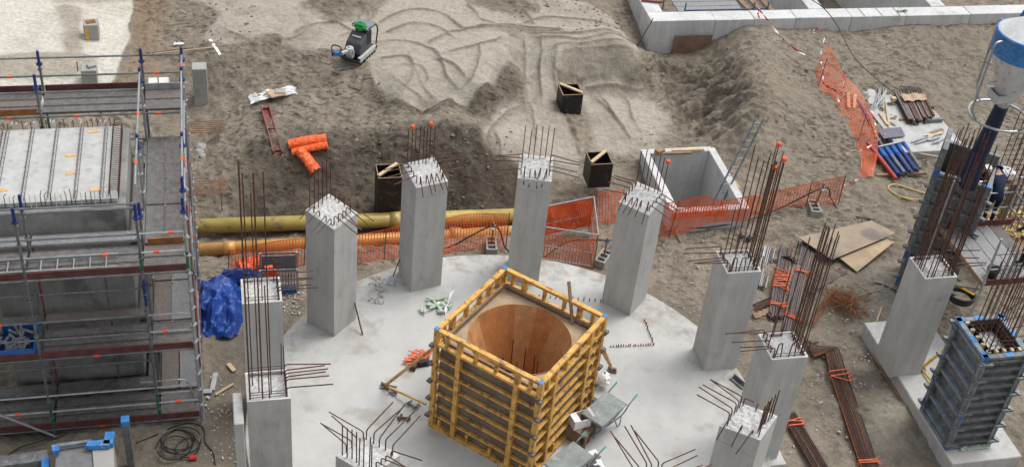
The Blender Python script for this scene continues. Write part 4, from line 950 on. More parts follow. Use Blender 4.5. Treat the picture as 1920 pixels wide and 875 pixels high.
# ------------------------------------------------------------------ rolled netting on the bank
def netroll(label, a, b, r, seed, group='rolls of orange netting'):
    o = thing('net_roll', label, 'net roll', a, 0, group); R_ = random.Random(seed)
    P = curve([a, a.lerp(b, .5)+Vector((0, 0, .02)), b], 8); q = MB(); n = 14; vs_ = []
    for i, p in enumerate(P):
        t_ = (b-a).normalized(); e1, e2 = frame_of(t_)
        for k in range(n):
            g = 2*math.pi*k/n; rr = r*(1+R_.uniform(-.08, .08)); vs_.append(p+e1*rr*math.cos(g)*1.15+e2*rr*math.sin(g)*.85)
    q.add(vs_, [(i*n+k, i*n+(k+1) % n, (i+1)*n+(k+1) % n, (i+1)*n+k) for i in range(len(P)-1) for k in range(n)]+[tuple(range(n)), tuple((len(P)-1)*n+k for k in range(n))])
    q.build('rolled_mesh', M['net'], o, world=True, smooth=False)
    for f_ in (.2, .75):
        c_ = a.lerp(b, f_); e_ = (b-a).normalized()*.03
        MB().tube([c_-e_, c_+e_], r*1.06, 12).build('tie', M['orange'], o, world=True)
netroll('upper of three orange net rolls on the bank, lying crossways behind the others', gr(542, 279, .16), gr(612, 268, .16), .15, 1)
netroll('middle net roll on the bank, touching the front of the upper one', gr(548, 291, .12), gr(614, 279, .14), .12, 2)
netroll('net roll on the bank pointing down towards the trench in front of the other two', gr(562, 292, .22), gr(592, 328, .14), .16, 3)

# ------------------------------------------------------------------ loose things on the sand, upper left
def flat_sheet(name, label, cat, pxs, m, wave=.08, seed=0, thick=.02, n=14):
    """crumpled sheet over the quad of four photo points on the ground"""
    R_ = random.Random(seed); P = [gr(*p) for p in pxs]; o = thing(name, label, cat, P[0]); q = MB(); vs_ = []
    for j in range(n+1):
        for i in range(n+1):
            p = P[0].lerp(P[1], i/n).lerp(P[3].lerp(P[2], i/n), j/n)
            vs_.append(Vector((p.x+.03*math.sin(j*1.7+i*.3), p.y+.03*math.cos(i*1.1), zg(p.x, p.y)+.08+abs(R_.gauss(0, wave*.35))+wave*abs(math.sin(i*.62+j*.45))+.6*wave*math.sin(j*1.1-i*.25))))
    q.add(vs_, [(j*(n+1)+i, j*(n+1)+i+1, (j+1)*(n+1)+i+1, (j+1)*(n+1)+i) for j in range(n) for i in range(n)])
    s_ = q.build('sheet', M[m], o, world=True); return o
ws = flat_sheet('plastic_sheet', 'crumpled white plastic sheets lying on the sand above the red steel beam', 'sheet', [(466, 188), (552, 168), (558, 182), (470, 204)], 'white', .07, 2)
MB().box(gr(519, 186, .22), (.5, .4, .04), rz=.6).build('cardboard_flap', mat('tan_card', (.42, .29, .2), .8), ws, world=True)
MB().box(gr(526, 183, .24), (.3, .25, .03), rz=.2).build('grey_flap', M['block_c'], ws, world=True)
rb_ = thing('steel_beam', 'rusty red channel beam lying on the sand left of the orange net rolls', 'beam', gr(510, 250))
a, b = gr(497, 208, .12), gr(521, 296, .12); dx_ = (b-a).normalized(); dy_ = Vector((-dx_.y, dx_.x, 0)).normalized()
q = MB()
q.bar(a, b, .22, .03); q.bar(a+dy_*.12+Vector((0, 0, .05)), b+dy_*.12+Vector((0, 0, .05)), .035, .15); q.bar(a-dy_*.12+Vector((0, 0, .05)), b-dy_*.12+Vector((0, 0, .05)), .035, .15)
q.build('channel', M['red_beam'], rb_, world=True)
for t_ in (.05, .5, .95): MB().box(a.lerp(b, t_)+Vector((0, 0, .05)), (.2, .05, .1), rz=math.atan2(dy_.y, dy_.x)).build('end_plate', M['red_beam'], rb_, world=True)
o = thing('timber_stick', 'short pale slat on the sand at the lower end of the red beam', 'slat', gr(530, 292)); MB().bar(gr(526, 278, .08), gr(532, 300, .05), .05, .03).build('slat_board', M['timber'], o, world=True)
sq = thing('sand_rake', 'long handled levelling rake with a white head on the sand behind the scaffold', 'rake', gr(400, 95))
MB().bar(gr(394, 80, .1), gr(414, 110, .1), .09, .06).build('head', M['white'], sq, world=True); MB().tube([gr(403, 95, .12), gr(290, 107, .12)], .022, 6).build('handle', M['timber'], sq, world=True)
o = thing('timber_pole', 'thin pole lying on the sand left of the rake head, crossing its handle', 'pole', gr(340, 100)); MB().tube([gr(285, 104, .1), gr(362, 95, .12)], .02, 6).build('pole_bar', M['timber_d'], o, world=True)
o = thing('paper_scrap', 'small white paper scrap on the mound behind the scaffold corner', 'paper', gr(332, 87)); q = MB()
for k in range(4): q.bar(gr(326+k*4, 88-k % 2*3, .08), gr(331+k*4, 86+k % 2*3, .12), .14, .01)
q.build('paper_sheet', M['white'], o, world=True)
# concrete stub columns behind the scaffold
def stub(label, px, w, h, extra=None, m='block_c', dz=-.25):
    p = gr(*px); o = thing('concrete_stub', label, 'concrete stub', (p.x, p.y, p.z), A0, 'concrete stubs behind the scaffold')
    MB().box((0, 0, h/2+dz/2), (w, w, h-dz)).build('stub_shaft', M[m], o, bevel=.015); return o
stub('tall slim concrete stub standing in a sandy hollow at the right of the scaffold', (378, 190), .44, 1.30)
s1 = stub('grey concrete stub with a yellow marking, farthest back on the pale blinding', (174, 73), .46, .62)
MB().box((-.14, -.235, .33), (.11, .01, .44)).build('yellow_mark', M['yellow'], s1); MB().box((0, 0, .63), (.3, .2, .03), rz=.3).build('red_scrap', M['rust_o'], s1)
s2 = stub('grey concrete stub with a broken top, seen through the rear scaffold rails', (170, 153), .46, .52)
MB().box((.08, .03, .55), (.24, .22, .1), rz=.4).build('broken_top', M['block_c'], s2)
o = thing('marker_peg', 'thin wooden peg standing left of the stub with the broken top', 'peg', gr(147, 138)); MB().tube([(0, 0, -.1), (0, 0, .42)], .02, 6).build('peg_bar', M['timber_d'], o)
o = stub('small white capped block with a steel pin, just behind the rear scaffold deck', (299, 176), .62, .42, m='white_c'); MB().tube([(0, 0, .4), (0, 0, .62)], .02, 6).build('pin', M['bar_grey'], o)
# starter bars sticking out of the sand at the scaffold
for lab, v0, dz in (('rusty starter bar grid at the scaffold, the farther one beside the slim stub', 33.2, .1), ('rusty starter bar grid beside the scaffold just above the gold pipe', 30.55, -.25)):
    o = gthing('starter_grid', lab, 'rebar grid', -.5, v0, dz, 'starter grids at the scaffold')
    for k in range(7): MB().tube([(-.7, 0+k*.1-.3, .25), (.42+RND.uniform(-.08, .05), k*.1-.3, .25)], .012, 5).build('bar', M['rust_o'], o)
    MB().tube([(.2, -.4, .28), (.2, .38, .28)], .014, 5).build('bar', M['rust_o'], o); MB().tube([(.2, -.42, -.3), (.2, -.4, .3)], .014, 5).build('bar', M['rust_o'], o)

# ------------------------------------------------------------------ black film ply boxes
def plybox(label, u, v, w, h, z0, plank=True, rz=0, dirx=1):
    o = thing('black_ply_box', label, 'box', uv(u, v, z0), A0+rz, 'open black ply boxes'); t = .03
    for nme, c_, d_ in (('side_board', (0, -w/2+t/2, h/2), (w, t, h)), ('side_board', (0, w/2-t/2, h/2), (w, t, h)), ('side_board', (-w/2+t/2, 0, h/2), (t, w-2*t, h-.004)), ('side_board', (w/2-t/2, 0, h/2), (t, w-2*t, h-.004))):
        MB().box(c_, d_).build(nme, M['black'], o, bevel=.004)
    r_ = MB()
    for c_, d_ in (((0, -w/2+t/2, h+.004), (w, t, .008)), ((0, w/2-t/2, h+.004), (w, t, .008)), ((-w/2+t/2, 0, h+.004), (t, w-2*t, .007)), ((w/2-t/2, 0, h+.004), (t, w-2*t, .007))): r_.box(c_, d_)
    r_.build('cut_edge', M['timber_d'], o)
    p = uv(u, v, z0+h+.035); k = thing('timber_plank', 'pale plank laid diagonally across the '+label.split(',')[0], 'plank', p, A0+rz, 'planks across the black boxes')
    MB().bar((-w*.48*dirx, -w*.36 if dirx > 0 else -w*.40, 0), (w*.40*dirx, w*.46, 0), .10, .045).build('board', M['timber'], k)
    return o
plybox('tall black ply box, standing in the trench between two columns', 4.47, 29.86, .70, 1.72, -.95)
plybox('black ply box, at the right end of the bank near the concrete chamber', 10.85, 29.98, .68, .85, -.05)
plybox('farthest black ply box, sitting alone on the levelled sand', 10.82, 33.6, .68, .78, .2, dirx=-1)

# ------------------------------------------------------------------ blue tarpaulin, stillage
def tarp(label, px, sx, sy, hh, seed):
    p = gr(*px); o = thing('blue_tarpaulin', label, 'tarpaulin', p, .2); n = 46; q = MB(); vs_ = []
    xs = np.linspace(-1, 1, n+1); X_, Y_ = np.meshgrid(xs, xs); X_, Y_ = X_.ravel(), Y_.ravel()
    r_ = np.sqrt(X_**2+Y_**2); nz = fbm(X_+seed, Y_+seed*.7, 1.5, 2, True)*1.5+fbm(X_*.8+Y_*.6+seed, Y_-X_*.5, 2.2, 2, True)*1.0; n2 = fbm(X_-seed, Y_+3.3, 1.0, 3)
    Z_ = np.clip(1-r_**2.2, -.1, 1)*hh*(.6+1.1*n2)+nz*.42*hh; Z_ = np.maximum(Z_, -.05)
    edge = 1+.25*fbm(np.cos(np.arctan2(Y_, X_))*2+5, np.sin(np.arctan2(Y_, X_))*2+5, 1.3, 3)
    for x, y, z in zip(X_*edge*sx, Y_*edge*sy, Z_): vs_.append((x, y, z))
    fs = [(j*(n+1)+i, j*(n+1)+i+1, (j+1)*(n+1)+i+1, (j+1)*(n+1)+i) for j in range(n) for i in range(n) if np.hypot(xs[i], xs[j]) < 1.12]
    q.add(vs_, fs); q.build('crumpled_sheet', M['tarp'], o); return o
tarp('heap of crumpled blue tarpaulin on the ground between the scaffold and the hollow topped column', (414, 580), .72, 1.15, .62, 2.0)
o = thing('tarpaulin_fold', 'smaller dark blue tarpaulin fold draped on the netting behind the blue heap', 'tarpaulin', gr(452, 530)); q = MB(); vs_ = []
for j in range(9):
    for i in range(15): vs_.append((-.55+i*.09, -.15+j*.06, .14+.30*math.sin(math.pi*i/14)*math.sin(math.pi*j/8)+RND.uniform(-.03, .03)))
q.add(vs_, [(j*15+i, j*15+i+1, (j+1)*15+i+1, (j+1)*15+i) for j in range(8) for i in range(14)]); q.build('folded_sheet', M['blue_d'], o)
netroll('bunched orange net roll on the ground between the stillage and the blue tarpaulin', gr(448, 512, .2), gr(494, 500, .2), .2, 8, None)
p = gr(524, 548); sg = thing('stillage', 'blue and grey steel stillage with bar sides behind the hollow topped column', 'stillage', (p.x, p.y, p.z), A0-.05)
for sx in (-1, 1):
    for sy in (-1, 1): MB().box((sx*.48, sy*.36+.3, .42), (.05, .05, .84)).build('corner_post', M['galv'], sg)
MB().box((0, -.06+.0, .13), (.9, .04, .2)).build('lower_panel', M['blue'], sg); MB().box((0, .3, .06), (.9, .68, .04)).build('floor_plate', M['form_g'], sg)
for z_ in (.3, .82): 
    for sy in (-1, 1): MB().box((0, sy*.36+.3, z_), (.92, .03, .05)).build('rail', M['form_g'], sg)
for k in range(7): MB().tube([(-.05+k*.075, -.06, .3), (-.05+k*.075, -.06, .82)], .012, 5).build('bar', M['rust'], sg)
for sy in (0,): MB().box((0, .66, .45), (.9, .02, .55)).build('back_panel', M['dark_block'], sg)
for k, (x_, y_) in enumerate(((-.33, .12), (-.22, .2), (-.12, .1))):
    o = thing('net_roll', ['red orange roll standing at the left in the stillage', 'red orange roll standing in the middle of the three in the stillage', 'red orange roll standing beside the stillage bars'][k], 'net roll', p+Vector((x_*CU-y_*SU, x_*SU+y_*CU, .09)), 0, 'rolls in the stillage')
    MB().tube([(0, 0, 0), (.02, .02, .72-.06*k)], .06, 10).build('rolled_mesh', M['orange'], o)

# ------------------------------------------------------------------ cable posts on hollow blocks and the black cable
def cablepost(label, px, rz, hh=.95, blue=False, slant=(.02, 0)):
    p = gr(*px); o = thing('cable_post', label, 'cable post', p, rz, 'cable posts in hollow blocks')
    b = MB()
    for sx in (-1, 1): b.box((sx*.13, 0, .13), (.05, .62, .26))
    for y_ in (-.285, -.1, .1, .285): b.box((0, y_, .129), (.21, .05, .255))
    b.build('hollow_block', M['dark_block'] if blue is None else M['block_c'], o)
    MB().bar((0, .02, .02), (slant[0], .02+slant[1], hh), .06, .04).build('stake', M['timber_d'], o)
    MB().tube([(slant[0]-.04, -.02, hh*.8), (slant[0]+.05, .06, hh*.86)], .045, 8).build('knot', M['blue_l'] if blue else M['white'], o)
    return p+Vector((slant[0], 0, hh*.9))
e1 = cablepost('cable post in a hollow block at the slab edge left of the tall plain column', (920, 468), .15, .95)
e2 = cablepost('cable post with a blue knot in a hollow block, right of the fence frame', (1130, 492), -.4, .9, True)
e3 = cablepost('cable post leaning over a hollow block before the right end of the low netting', (1524, 398), .1, 1.05, False, (.12, .05))
o = thing('black_pad', 'small black rubber pad lying left of the leaning cable post', 'pad', gr(1493, 392)); MB().box((0, 0, .06), (.34, .24, .12), rz=.2).build('pad_body', M['rubber'], o, bevel=.03)
cbl = MB()
def cab(pts, r=.022): cbl.tube(curve(pts, 8), r, 6)
cab([gr(800, 480, .05), gr(850, 472, .25), e1, gr(945, 472, .2), gr(958, 478, .05)]); cab([gr(1020, 486, .08), gr(1065, 470, .35), e2, gr(1150, 470, .35), gr(1162, 480, .03), gr(1215, 455, .05), gr(1262, 432, .04), gr(1330, 428, .04), gr(1400, 415, .05), gr(1460, 400, .2), e3, gr(1555, 385, .25), gr(1580, 402, .05), gr(1640, 414, .04)])
tag(cbl.build('power_cable', M['rubber']), 'black power cable slung from post to post along the netting behind the slab', 'cable')
o = thing('timber_peg', 'short wooden peg on the ground at the netting corner below the chamber', 'peg', gr(1270, 440)); MB().bar(gr(1266, 432, .1), gr(1276, 456, .04), .06, .03).build('peg_board', M['timber_d'], o, world=True)
o = thing('timber_stick', 'pale slat lying at the outer right wall of the concrete chamber', 'slat', gr(1375, 345)); MB().bar(gr(1366, 332, .1), gr(1386, 356, .06), .06, .03).build('slat_board', M['timber'], o, world=True)
oh = MB(); oh.tube(curve([at(1500, -12, 2.6), at(1540, 12, 2.2), at(1568, 45, 1.6), at(1600, 105, 1.0), at(1640, 145, .6), at(1668, 168, .4)], 8), .016, 5)
tag(oh.build('black_wire', M['rubber']), 'thin black wire running from the far foundation wall over the sand to the concrete panel', 'wire')
# ------------------------------------------------------------------ concrete panel with stacked shutters and its litter
pz = .26
pan = gthing('concrete_plate', 'large flat pale concrete panel lying on the sand, loaded with steel channels', 'concrete panel', 22.33, 32.2, pz)
MB().box((0, 0, -.19), (2.36, 3.85, .38)).build('panel_slab', M['core_top'], pan, bevel=.015)
def onp(px, py, dz=0.0): p = at(px, py, pz); return Vector((p.x, p.y, pz+dz))
st = thing('channel_stack', 'stack of dark rusty steel channels on the concrete panel with a sheet over it', 'channel stack', onp(1700, 215))
for k in range(22):
    col_ = k % 11; lay = k//11
    a = onp(1676+col_*4.6, 182-col_*.8, .06+lay*.12); b = onp(1702+col_*4.6, 236-col_*.8+RND.uniform(-4, 4), .06+lay*.12)
    MB().bar(a, b, .07, .07).build('channel', M['bar_grey'] if RND.random() < .55 else M['rust'], st, world=True)
for k in range(2): MB().bar(onp(1672+k*14, 192+k*34, .02), onp(1732+k*12, 184+k*32, .02), .08, .05).build('bearer', M['timber_d'], st, world=True)
q = MB(); vs_ = []
for j in range(7):
    for i in range(13):
        p = onp(1684, 190, 0).lerp(onp(1728, 187, 0), i/12).lerp(onp(1692, 203, 0).lerp(onp(1734, 200, 0), i/12), j/6); vs_.append((p.x, p.y, pz+.27+.03*math.sin(i*1.1)+RND.uniform(0, .02)))
q.add(vs_, [(j*13+i, j*13+i+1, (j+1)*13+i+1, (j+1)*13+i) for j in range(6) for i in range(12)]); q.build('cover_sheet', M['ply'], st, world=True)
tb = thing('conduit_pile', 'loose pile of thin grey conduits fanned out on the left of the concrete panel', 'conduit pile', onp(1655, 190))
for k in range(14): MB().tube([onp(1652+RND.uniform(-8, 12), 170+RND.uniform(-2, 8), .05+k*.006), onp(1640+RND.uniform(-4, 16), 205+RND.uniform(-6, 6), .05+k*.006)], .014, 5).build('conduit', M['galv'], tb, world=True)
sc2 = thing('cut_bars', 'untidy heap of cut bars behind the channel stack on the concrete panel', 'bar heap', onp(1700, 176))
for k in range(26):
    x, y = 1690+RND.uniform(-12, 34), 176+RND.uniform(-4, 6); g = RND.uniform(-.7, .7); MB().tube([onp(x-9*math.cos(g), y-7*math.sin(g), .15+RND.uniform(0, .12)), onp(x+9*math.cos(g), y+7*math.sin(g), .15+RND.uniform(0, .12))], .013, 5).build('cut_bar', M['bar_grey'], sc2, world=True)
def plk(label, a, b, w=.08, h=.06, m='timber', name='timber_piece', cat='timber', dz=.03):
    o = thing(name, label, cat, onp(*a), 0, 'timber on the concrete panel'); MB().bar(onp(a[0], a[1], dz), onp(b[0], b[1], dz), w, h).build('board', M[m], o, world=True)
plk('long pale batten along the left side of the channel stack', (1660, 192), (1667, 242), .05, .04)
plk('short pale batten lying left of the long one on the concrete panel', (1649, 214), (1664, 236), .09, .06)
plk('pale block resting on the upper left corner of the channel stack', (1668, 196), (1676, 196), .14, .12, dz=.22)
plk('pale batten at the right side of the channel stack', (1732, 218), (1738, 203), .10, .06)
plk('short thick timber in front of the fittings on the concrete panel', (1738, 258), (1764, 248), .16, .10)
plk('second thick timber lying close behind the fittings on the concrete panel', (1744, 253), (1766, 246), .12, .12, m='timber_d')
plk('grey beam along the right rim of the concrete panel', (1732, 230), (1765, 228), .12, .14, m='form_g', dz=.07)
plk('dark bar across the upper right corner of the concrete panel', (1728, 204), (1750, 203), .08, .10, m='bar_grey', dz=.05)
o = thing('violet_board', 'dull violet board lying askew over the left edge of the concrete panel', 'board', onp(1668, 250)); b_ = MB(); pq = [onp(1644, 247, .10), onp(1688, 243, .10), onp(1696, 258, .07), onp(1656, 263, .07)]
b_.add(pq+[p-Vector((0, 0, .02)) for p in pq], [(0, 1, 2, 3), (7, 6, 5, 4), (0, 4, 5, 1), (1, 5, 6, 2), (2, 6, 7, 3), (3, 7, 4, 0)]); b_.build('board', M['purple'], o, world=True)
ft = thing('fittings_heap', 'scattered grey clamps and short tubes on the right front of the concrete panel', 'fittings', onp(1745, 262))
for k in range(20):
    x, y = RND.uniform(1716, 1768), RND.uniform(254, 274); g = RND.uniform(-.3, .6); L_ = RND.choice((3, 4, 10))
    MB().tube([onp(x-L_, y+L_*.25, .05), onp(x+L_, y-L_*.3, .06)], .028, 6).build('fitting', M['galv'], ft, world=True)
# blue props and poles in front of the panel
bp = thing('prop_bundle', 'bundle of dark blue steel props lying against the front left of the concrete panel', 'prop bundle', gr(1680, 315))
for k in range(10):
    a = gr(1638+k*5.6, 289-k*1.5, .14+.08*(k % 2)); b = gr(1676+k*5.2, 337-k*1.3, .12+.08*(k % 2))
    o = MB().tube([a, b], .062, 8).build('prop', M['blue_d'] if k % 3 else M['galv_d'], bp, world=True)
    MB().tube([a.lerp(b, .06), a.lerp(b, .34)], .07, 8).build('sleeve', M['blue'], o, world=True)
MB().bar(gr(1642, 290, .3), gr(1690, 279, .3), .05, .04).build('tie_bar', M['galv'], bp, world=True)
o = thing('red_tube', 'bright red tube lying along the left of the dark blue props', 'tube', gr(1650, 310)); MB().tube([gr(1623, 280, .25), gr(1678, 341, .12)], .06, 10).build('tube_wall', M['red'], o, world=True)
o = thing('timber_bearer', 'pinkish timber bearer on the sand under the blue props', 'timber', gr(1690, 332)); MB().bar(gr(1642, 331, .04), gr(1735, 326, .04), .10, .09).build('board', M['timber_d'], o, world=True)
o = thing('long_batten', 'long thin pale batten leaning on the front edge of the concrete panel', 'batten', gr(1720, 295)); MB().bar(gr(1690, 288, .12), gr(1762, 305, .2), .04, .05).build('board', M['timber'], o, world=True)
o = thing('blue_pole', 'thick blue pole lying along the left edge of the concrete panel', 'pole', gr(1620, 215)); MB().tube([gr(1606, 192, .08), gr(1630, 232, .08)], .07, 10).build('tube_wall', M['blue_d'], o, world=True); MB().tube([gr(1630, 232, .09), gr(1652, 280, .12)], .045, 8).build('tube_end', M['galv_d'], o, world=True)
yh = MB(); yh.tube(curve([gr(1733, 376, .04), gr(1700, 374, .04), gr(1672, 362, .04), gr(1665, 352, .04), gr(1680, 348, .04), gr(1725, 362, .04), gr(1745, 366, .04)], 8), .024, 6)
tag(yh.build('yellow_hose', M['cable_y']), 'loop of yellow hose on the sand beside the upright steel formwork', 'hose')
# ------------------------------------------------------------------ plywood sheets on the ground
def sheet(label, px, z, m='ply_dirty'):
    P = [gr(*p, z) for p in px]; o = thing('plywood_sheet', label, 'plywood', P[0], 0, 'plywood sheets on the ground'); q = MB()
    zz = max(p.z for p in P); P = [Vector((p.x, p.y, .5*p.z+.5*zz)) for p in P]
    q.add([p for p in P]+[p-Vector((0, 0, .025)) for p in P], [(0, 1, 2, 3), (7, 6, 5, 4), (0, 4, 5, 1), (1, 5, 6, 2), (2, 6, 7, 3), (3, 7, 4, 0)]); q.build('ply_board', M[m], o, world=True)
sheet('large stained plywood sheet on the sand, uppermost of the pair', [(1493, 458), (1630, 424), (1676, 448), (1556, 500)], .22)
sheet('paler plywood sheet sticking out from under the stained one', [(1545, 470), (1640, 440), (1672, 462), (1604, 518)], .14, 'ply')
# ------------------------------------------------------------------ bundles of bars
def bundle(label, path, n, wid, m='rust', r=.014, strap_t=(), seed=0, z=.05, jit=.0, group='bundles of bars', lay=3):
    R_ = random.Random(seed); P = [gr(*p, z) for p in path]; o = thing('rebar_bundle', label, 'rebar bundle', P[0], 0, group)
    for k in range(n):
        off = wid*((k % math.ceil(n/lay))/(math.ceil(n/lay)-1)-.5); zz = r*2.1*(k//math.ceil(n/lay))+R_.uniform(-.5, .8)*r; Q = []
        e0 = R_.uniform(-jit, jit)
        for i, p in enumerate(P):
            t = (P[min(i+1, len(P)-1)]-P[max(i-1, 0)]); t.z = 0; t.normalize(); nrm = Vector((-t.y, t.x, 0))
            q = p+nrm*(off+R_.uniform(-.012, .012))+Vector((0, 0, zz+R_.uniform(-.004, .004)))
            if i in (0, len(P)-1): q = q+t*e0
            Q.append(q)
        MB().tube(bend(Q, .12), r, 5).build('bar', M[R_.choice((m, m, m, 'rust', 'rust', 'bar_grey', 'bar_grey', 'rust_o' if m != 'galv' else m))], o, world=True)
    for t_ in strap_t:
        k = min(int(t_*(len(P)-1)), len(P)-2); f_ = t_*(len(P)-1)-k; c_ = P[k].lerp(P[k+1], f_); t = (P[k+1]-P[k]).normalized(); nrm = Vector((-t.y, t.x, 0)).normalized()
        for s in range(3):
            cc = c_+t*(s*.045+R_.uniform(-.01, .01)); w2 = wid/2+.03; hh = r*2.1*lay+.02; sk = t*R_.uniform(-.16, .16); cc = cc+t*R_.uniform(-.08, .08)
            q = MB(); q.tube(bend([cc-nrm*w2-Vector((0, 0, .02)), cc-nrm*w2+Vector((0, 0, hh)), cc+nrm*w2+sk+Vector((0, 0, hh+.01)), cc+nrm*w2+sk-Vector((0, 0, .02))], .03), .014, 5)
            q.tube([cc+nrm*(w2-.05)+Vector((0, 0, hh)), cc+nrm*(w2+.06)+t*R_.uniform(-.1, .1)+Vector((0, 0, hh-.03))], .013, 5); q.build('strap', M['strap'], o, world=True)
    return o
bundle('long rusty bar bundle with a bent head, strapped in orange', [(1518, 664), (1558, 660), (1572, 712), (1626, 872), (1650, 930)], 33, .44, strap_t=(.48, .745), seed=1, r=.0165)
bundle('shorter rusty bar bundle lower left of the long one, cut by the bottom edge', [(1476, 780), (1535, 880), (1560, 930)], 27, .36, strap_t=(.08,), seed=2, r=.0165)
bundle('dark bar bundle wrapped in many orange straps between the two tall sheaves', [(1474, 470), (1462, 530), (1452, 600)], 40, .34, 'bar_grey', r=.017, strap_t=(.40, .47, .53, .60, .85), seed=3, lay=4, jit=.1)
bundle('long dark bar bundle tied in orange, right of the heavily strapped one', [(1520, 452), (1497, 540), (1478, 630)], 45, .40, 'bar_grey', r=.0165, strap_t=(.35, .82), seed=4, lay=3, jit=.1)
bundle('flat grey bundle of short bars close behind the column with the tall capped sheaf', [(1442, 468), (1424, 540)], 22, .30, 'galv', seed=5, lay=2, jit=.05)
bundle('dark bundle of short bars lying crossways in front of the plywood sheets', [(1572, 512), (1500, 552)], 30, .36, 'bar_grey', seed=6, lay=3, jit=.2)
bundle('short dark bundle left of the heavily strapped one', [(1448, 492), (1468, 520)], 24, .30, 'rust', seed=7, lay=3, jit=.06)
bundle('dark stack of bars lying behind the upper rim of the footed column', [(1410, 582), (1462, 560)], 14, .22, 'bar_grey', seed=8, lay=4, jit=.05)
bundle('thin rusty bars lying loose to the left of the wire tangle', [(1566, 542), (1520, 612)], 8, .16, 'rust_o', seed=9, lay=2, jit=.1)
wt_ = thing('wire_tangle', 'orange rusty tangle of scrap wire on the ground right of the bar bundles', 'wire tangle', gr(1580, 578)); R_ = random.Random(4); q = MB(); c_ = gr(1582, 576)
for k in range(80):
    g = R_.uniform(0, 6.3); rr = abs(R_.gauss(0, .26)); p = c_+Vector((rr*math.cos(g), rr*math.sin(g)*1.2, .04+R_.uniform(0, .28)*(1-rr))); P = [p]
    for j in range(4): P.append(P[-1]+Vector((R_.gauss(0, .16), R_.gauss(0, .16), R_.gauss(0, .06))))
    for p in P: p.z = max(p.z, zg(p.x, p.y)+.03)
    q.tube(curve(P, 3), .009, 4)
q.build('wire', M['rust_o'], wt_, world=True)
bl = thing('black_bag', 'crumpled black plastic bag beside the short dark bars', 'bag', gr(1478, 490)); q = MB()
for k in range(6): q.bar(gr(1464+k*4, 480+k*3, .08), gr(1470+k*4, 492+k*1.5, .2+.05*(k % 2)), .16, .03)
q.build('bag_film', M['rubber'], bl, world=True)
for i, (a, b) in enumerate((((1386, 448), (1392, 444)), ((1400, 452), (1408, 447)))):
    o = thing('work_glove', ['black glove lying left of a second one behind the capped sheaf', 'black glove lying right of its pair behind the capped sheaf'][i], 'glove', gr(*a)); MB().bar(gr(*a, .05), gr(*b, .07), .16, .10).build('glove_body', M['rubber'], o, world=True, bevel=.03)
bb = thing('brick_batch', 'dirty plank with bricks lying behind the footed column', 'bricks', gr(1435, 592))
for k in range(4): MB().box(gr(1418+k*9, 596-k*4, .06), (.2, .2, .1), rz=.35).build('brick', M['timber_d'], bb, world=True, bevel=.008)
for lab, a, b, w in (('long grey weathered plank lying along the footing of the right column', (1640, 668), (1720, 800), .17), ('short pale slat on the mortar at the left foot of the right column', (1652, 578), (1642, 606), .05)):
    o = thing('plank', lab, 'plank', gr(*a)); MB().bar(gr(*a, .06), gr(*b, .06), w, .05).build('board', M['timber_d'] if w > .1 else M['timber'], o, world=True)
rd = MB(); rd.tube([gr(1596, 562, .1), gr(1636, 553, .12), gr(1680, 548, .25)], .02, 6); tag(rd.build('grey_pipe', M['galv_d']), 'thin grey pipe pointing from the wire tangle to the right column', 'pipe')
cb2 = MB(); cb2.tube(curve([gr(1618, 533, .05), gr(1645, 536, .1), gr(1672, 548, .12), gr(1690, 560, .1)], 6), .02, 6); tag(cb2.build('black_cable', M['rubber']), 'black cable curling behind the right column above the grey pipe', 'cable')

# ------------------------------------------------------------------ strip footing at right and the lower steel formwork
fo = gthing('strip_footing', 'long concrete strip footing carrying the right column and the blue steel formwork', 'footing', 17.5, 20.3, 0)
MB().box((-.03, 0, -.24), (1.9, 5.1, .48)).build('footing_strip', M['concrete'], fo, bevel=.02)
yp = thing('yellow_prop', 'yellow push prop bracing the blue steel formwork from the strip footing', 'prop', at(1727, 690, .05)); a = at(1727, 690, .06)
MB().tube([a, at(1790, 640, 1.0)], .04, 8).build('tube_wall', M['yellow'], yp, world=True); MB().tube([a, at(1765, 735, .12)], .03, 8).build('tube_wall', M['yellow'], yp, world=True); MB().box(a, (.2, .16, .08)).build('foot_plate', M['galv_d'], yp, world=True)
S2 = (1.22, 1.40); H2F = 3.06
f2 = gthing('column_formwork', 'worn blue grey ribbed steel column formwork standing on the strip footing at lower right', 'formwork', 17.16, 18.87, 0)
def shutter(k, w, off, h, root, mface, rib=9, blue=True, seed=0):
    """one ribbed shutter facing -y at distance off, turned k quarter turns"""
    R = Matrix.Rotation(k*math.pi/2, 4, 'Z'); R_ = random.Random(seed)
    def done(mb, nm, m, par, bev=0.0):
        mb.v = [tuple(R @ Vector(q)) for q in mb.v]; return mb.build(nm, m, par, bevel=bev)
    q = MB(); q.box((0, -off+.13, h/2), (w-.02, .012, h-.02)); o = done(q, 'face_sheet', M['form_g'], root)
    q = MB()
    for x in (-w/2+.04, w/2-.04): q.box((x, -off+.06, h/2), (.08, .13, h))
    q.box((0, -off+.06, h-.04), (w-.16, .128, .08)); q.box((0, -off+.06, .04), (w-.16, .128, .08))
    done(q, 'edge_frame', M[mface], o, .006)
    for i in range(rib):
        q = MB(); z = .2+(h-.35)*i/(rib-1); q.box((0, -off+.07, z), (w-.165, .10, .045)); q.box((0, -off+.03, z-.03), (w-.17, .012, .08)); done(q, 'rib', M[mface], o)
    if blue:
        for x, z, l_ in ((-w/2+.07, h+.004, .2), (0.05, h+.004, .22), (w/2-.1, h+.004, .22)):
            q = MB(); q.box((x, -off+.06, z), (l_, .134, .012)); done(q, 'blue_patch', M['blue_l'], o)
        for z in (.25, 1.1, h-.12): q = MB(); q.box((-w/2+.04, -off-.008, z+R_.uniform(-.1, .1)), (.086, .01, .22)); done(q, 'blue_patch', M['blue'], o)
    return o
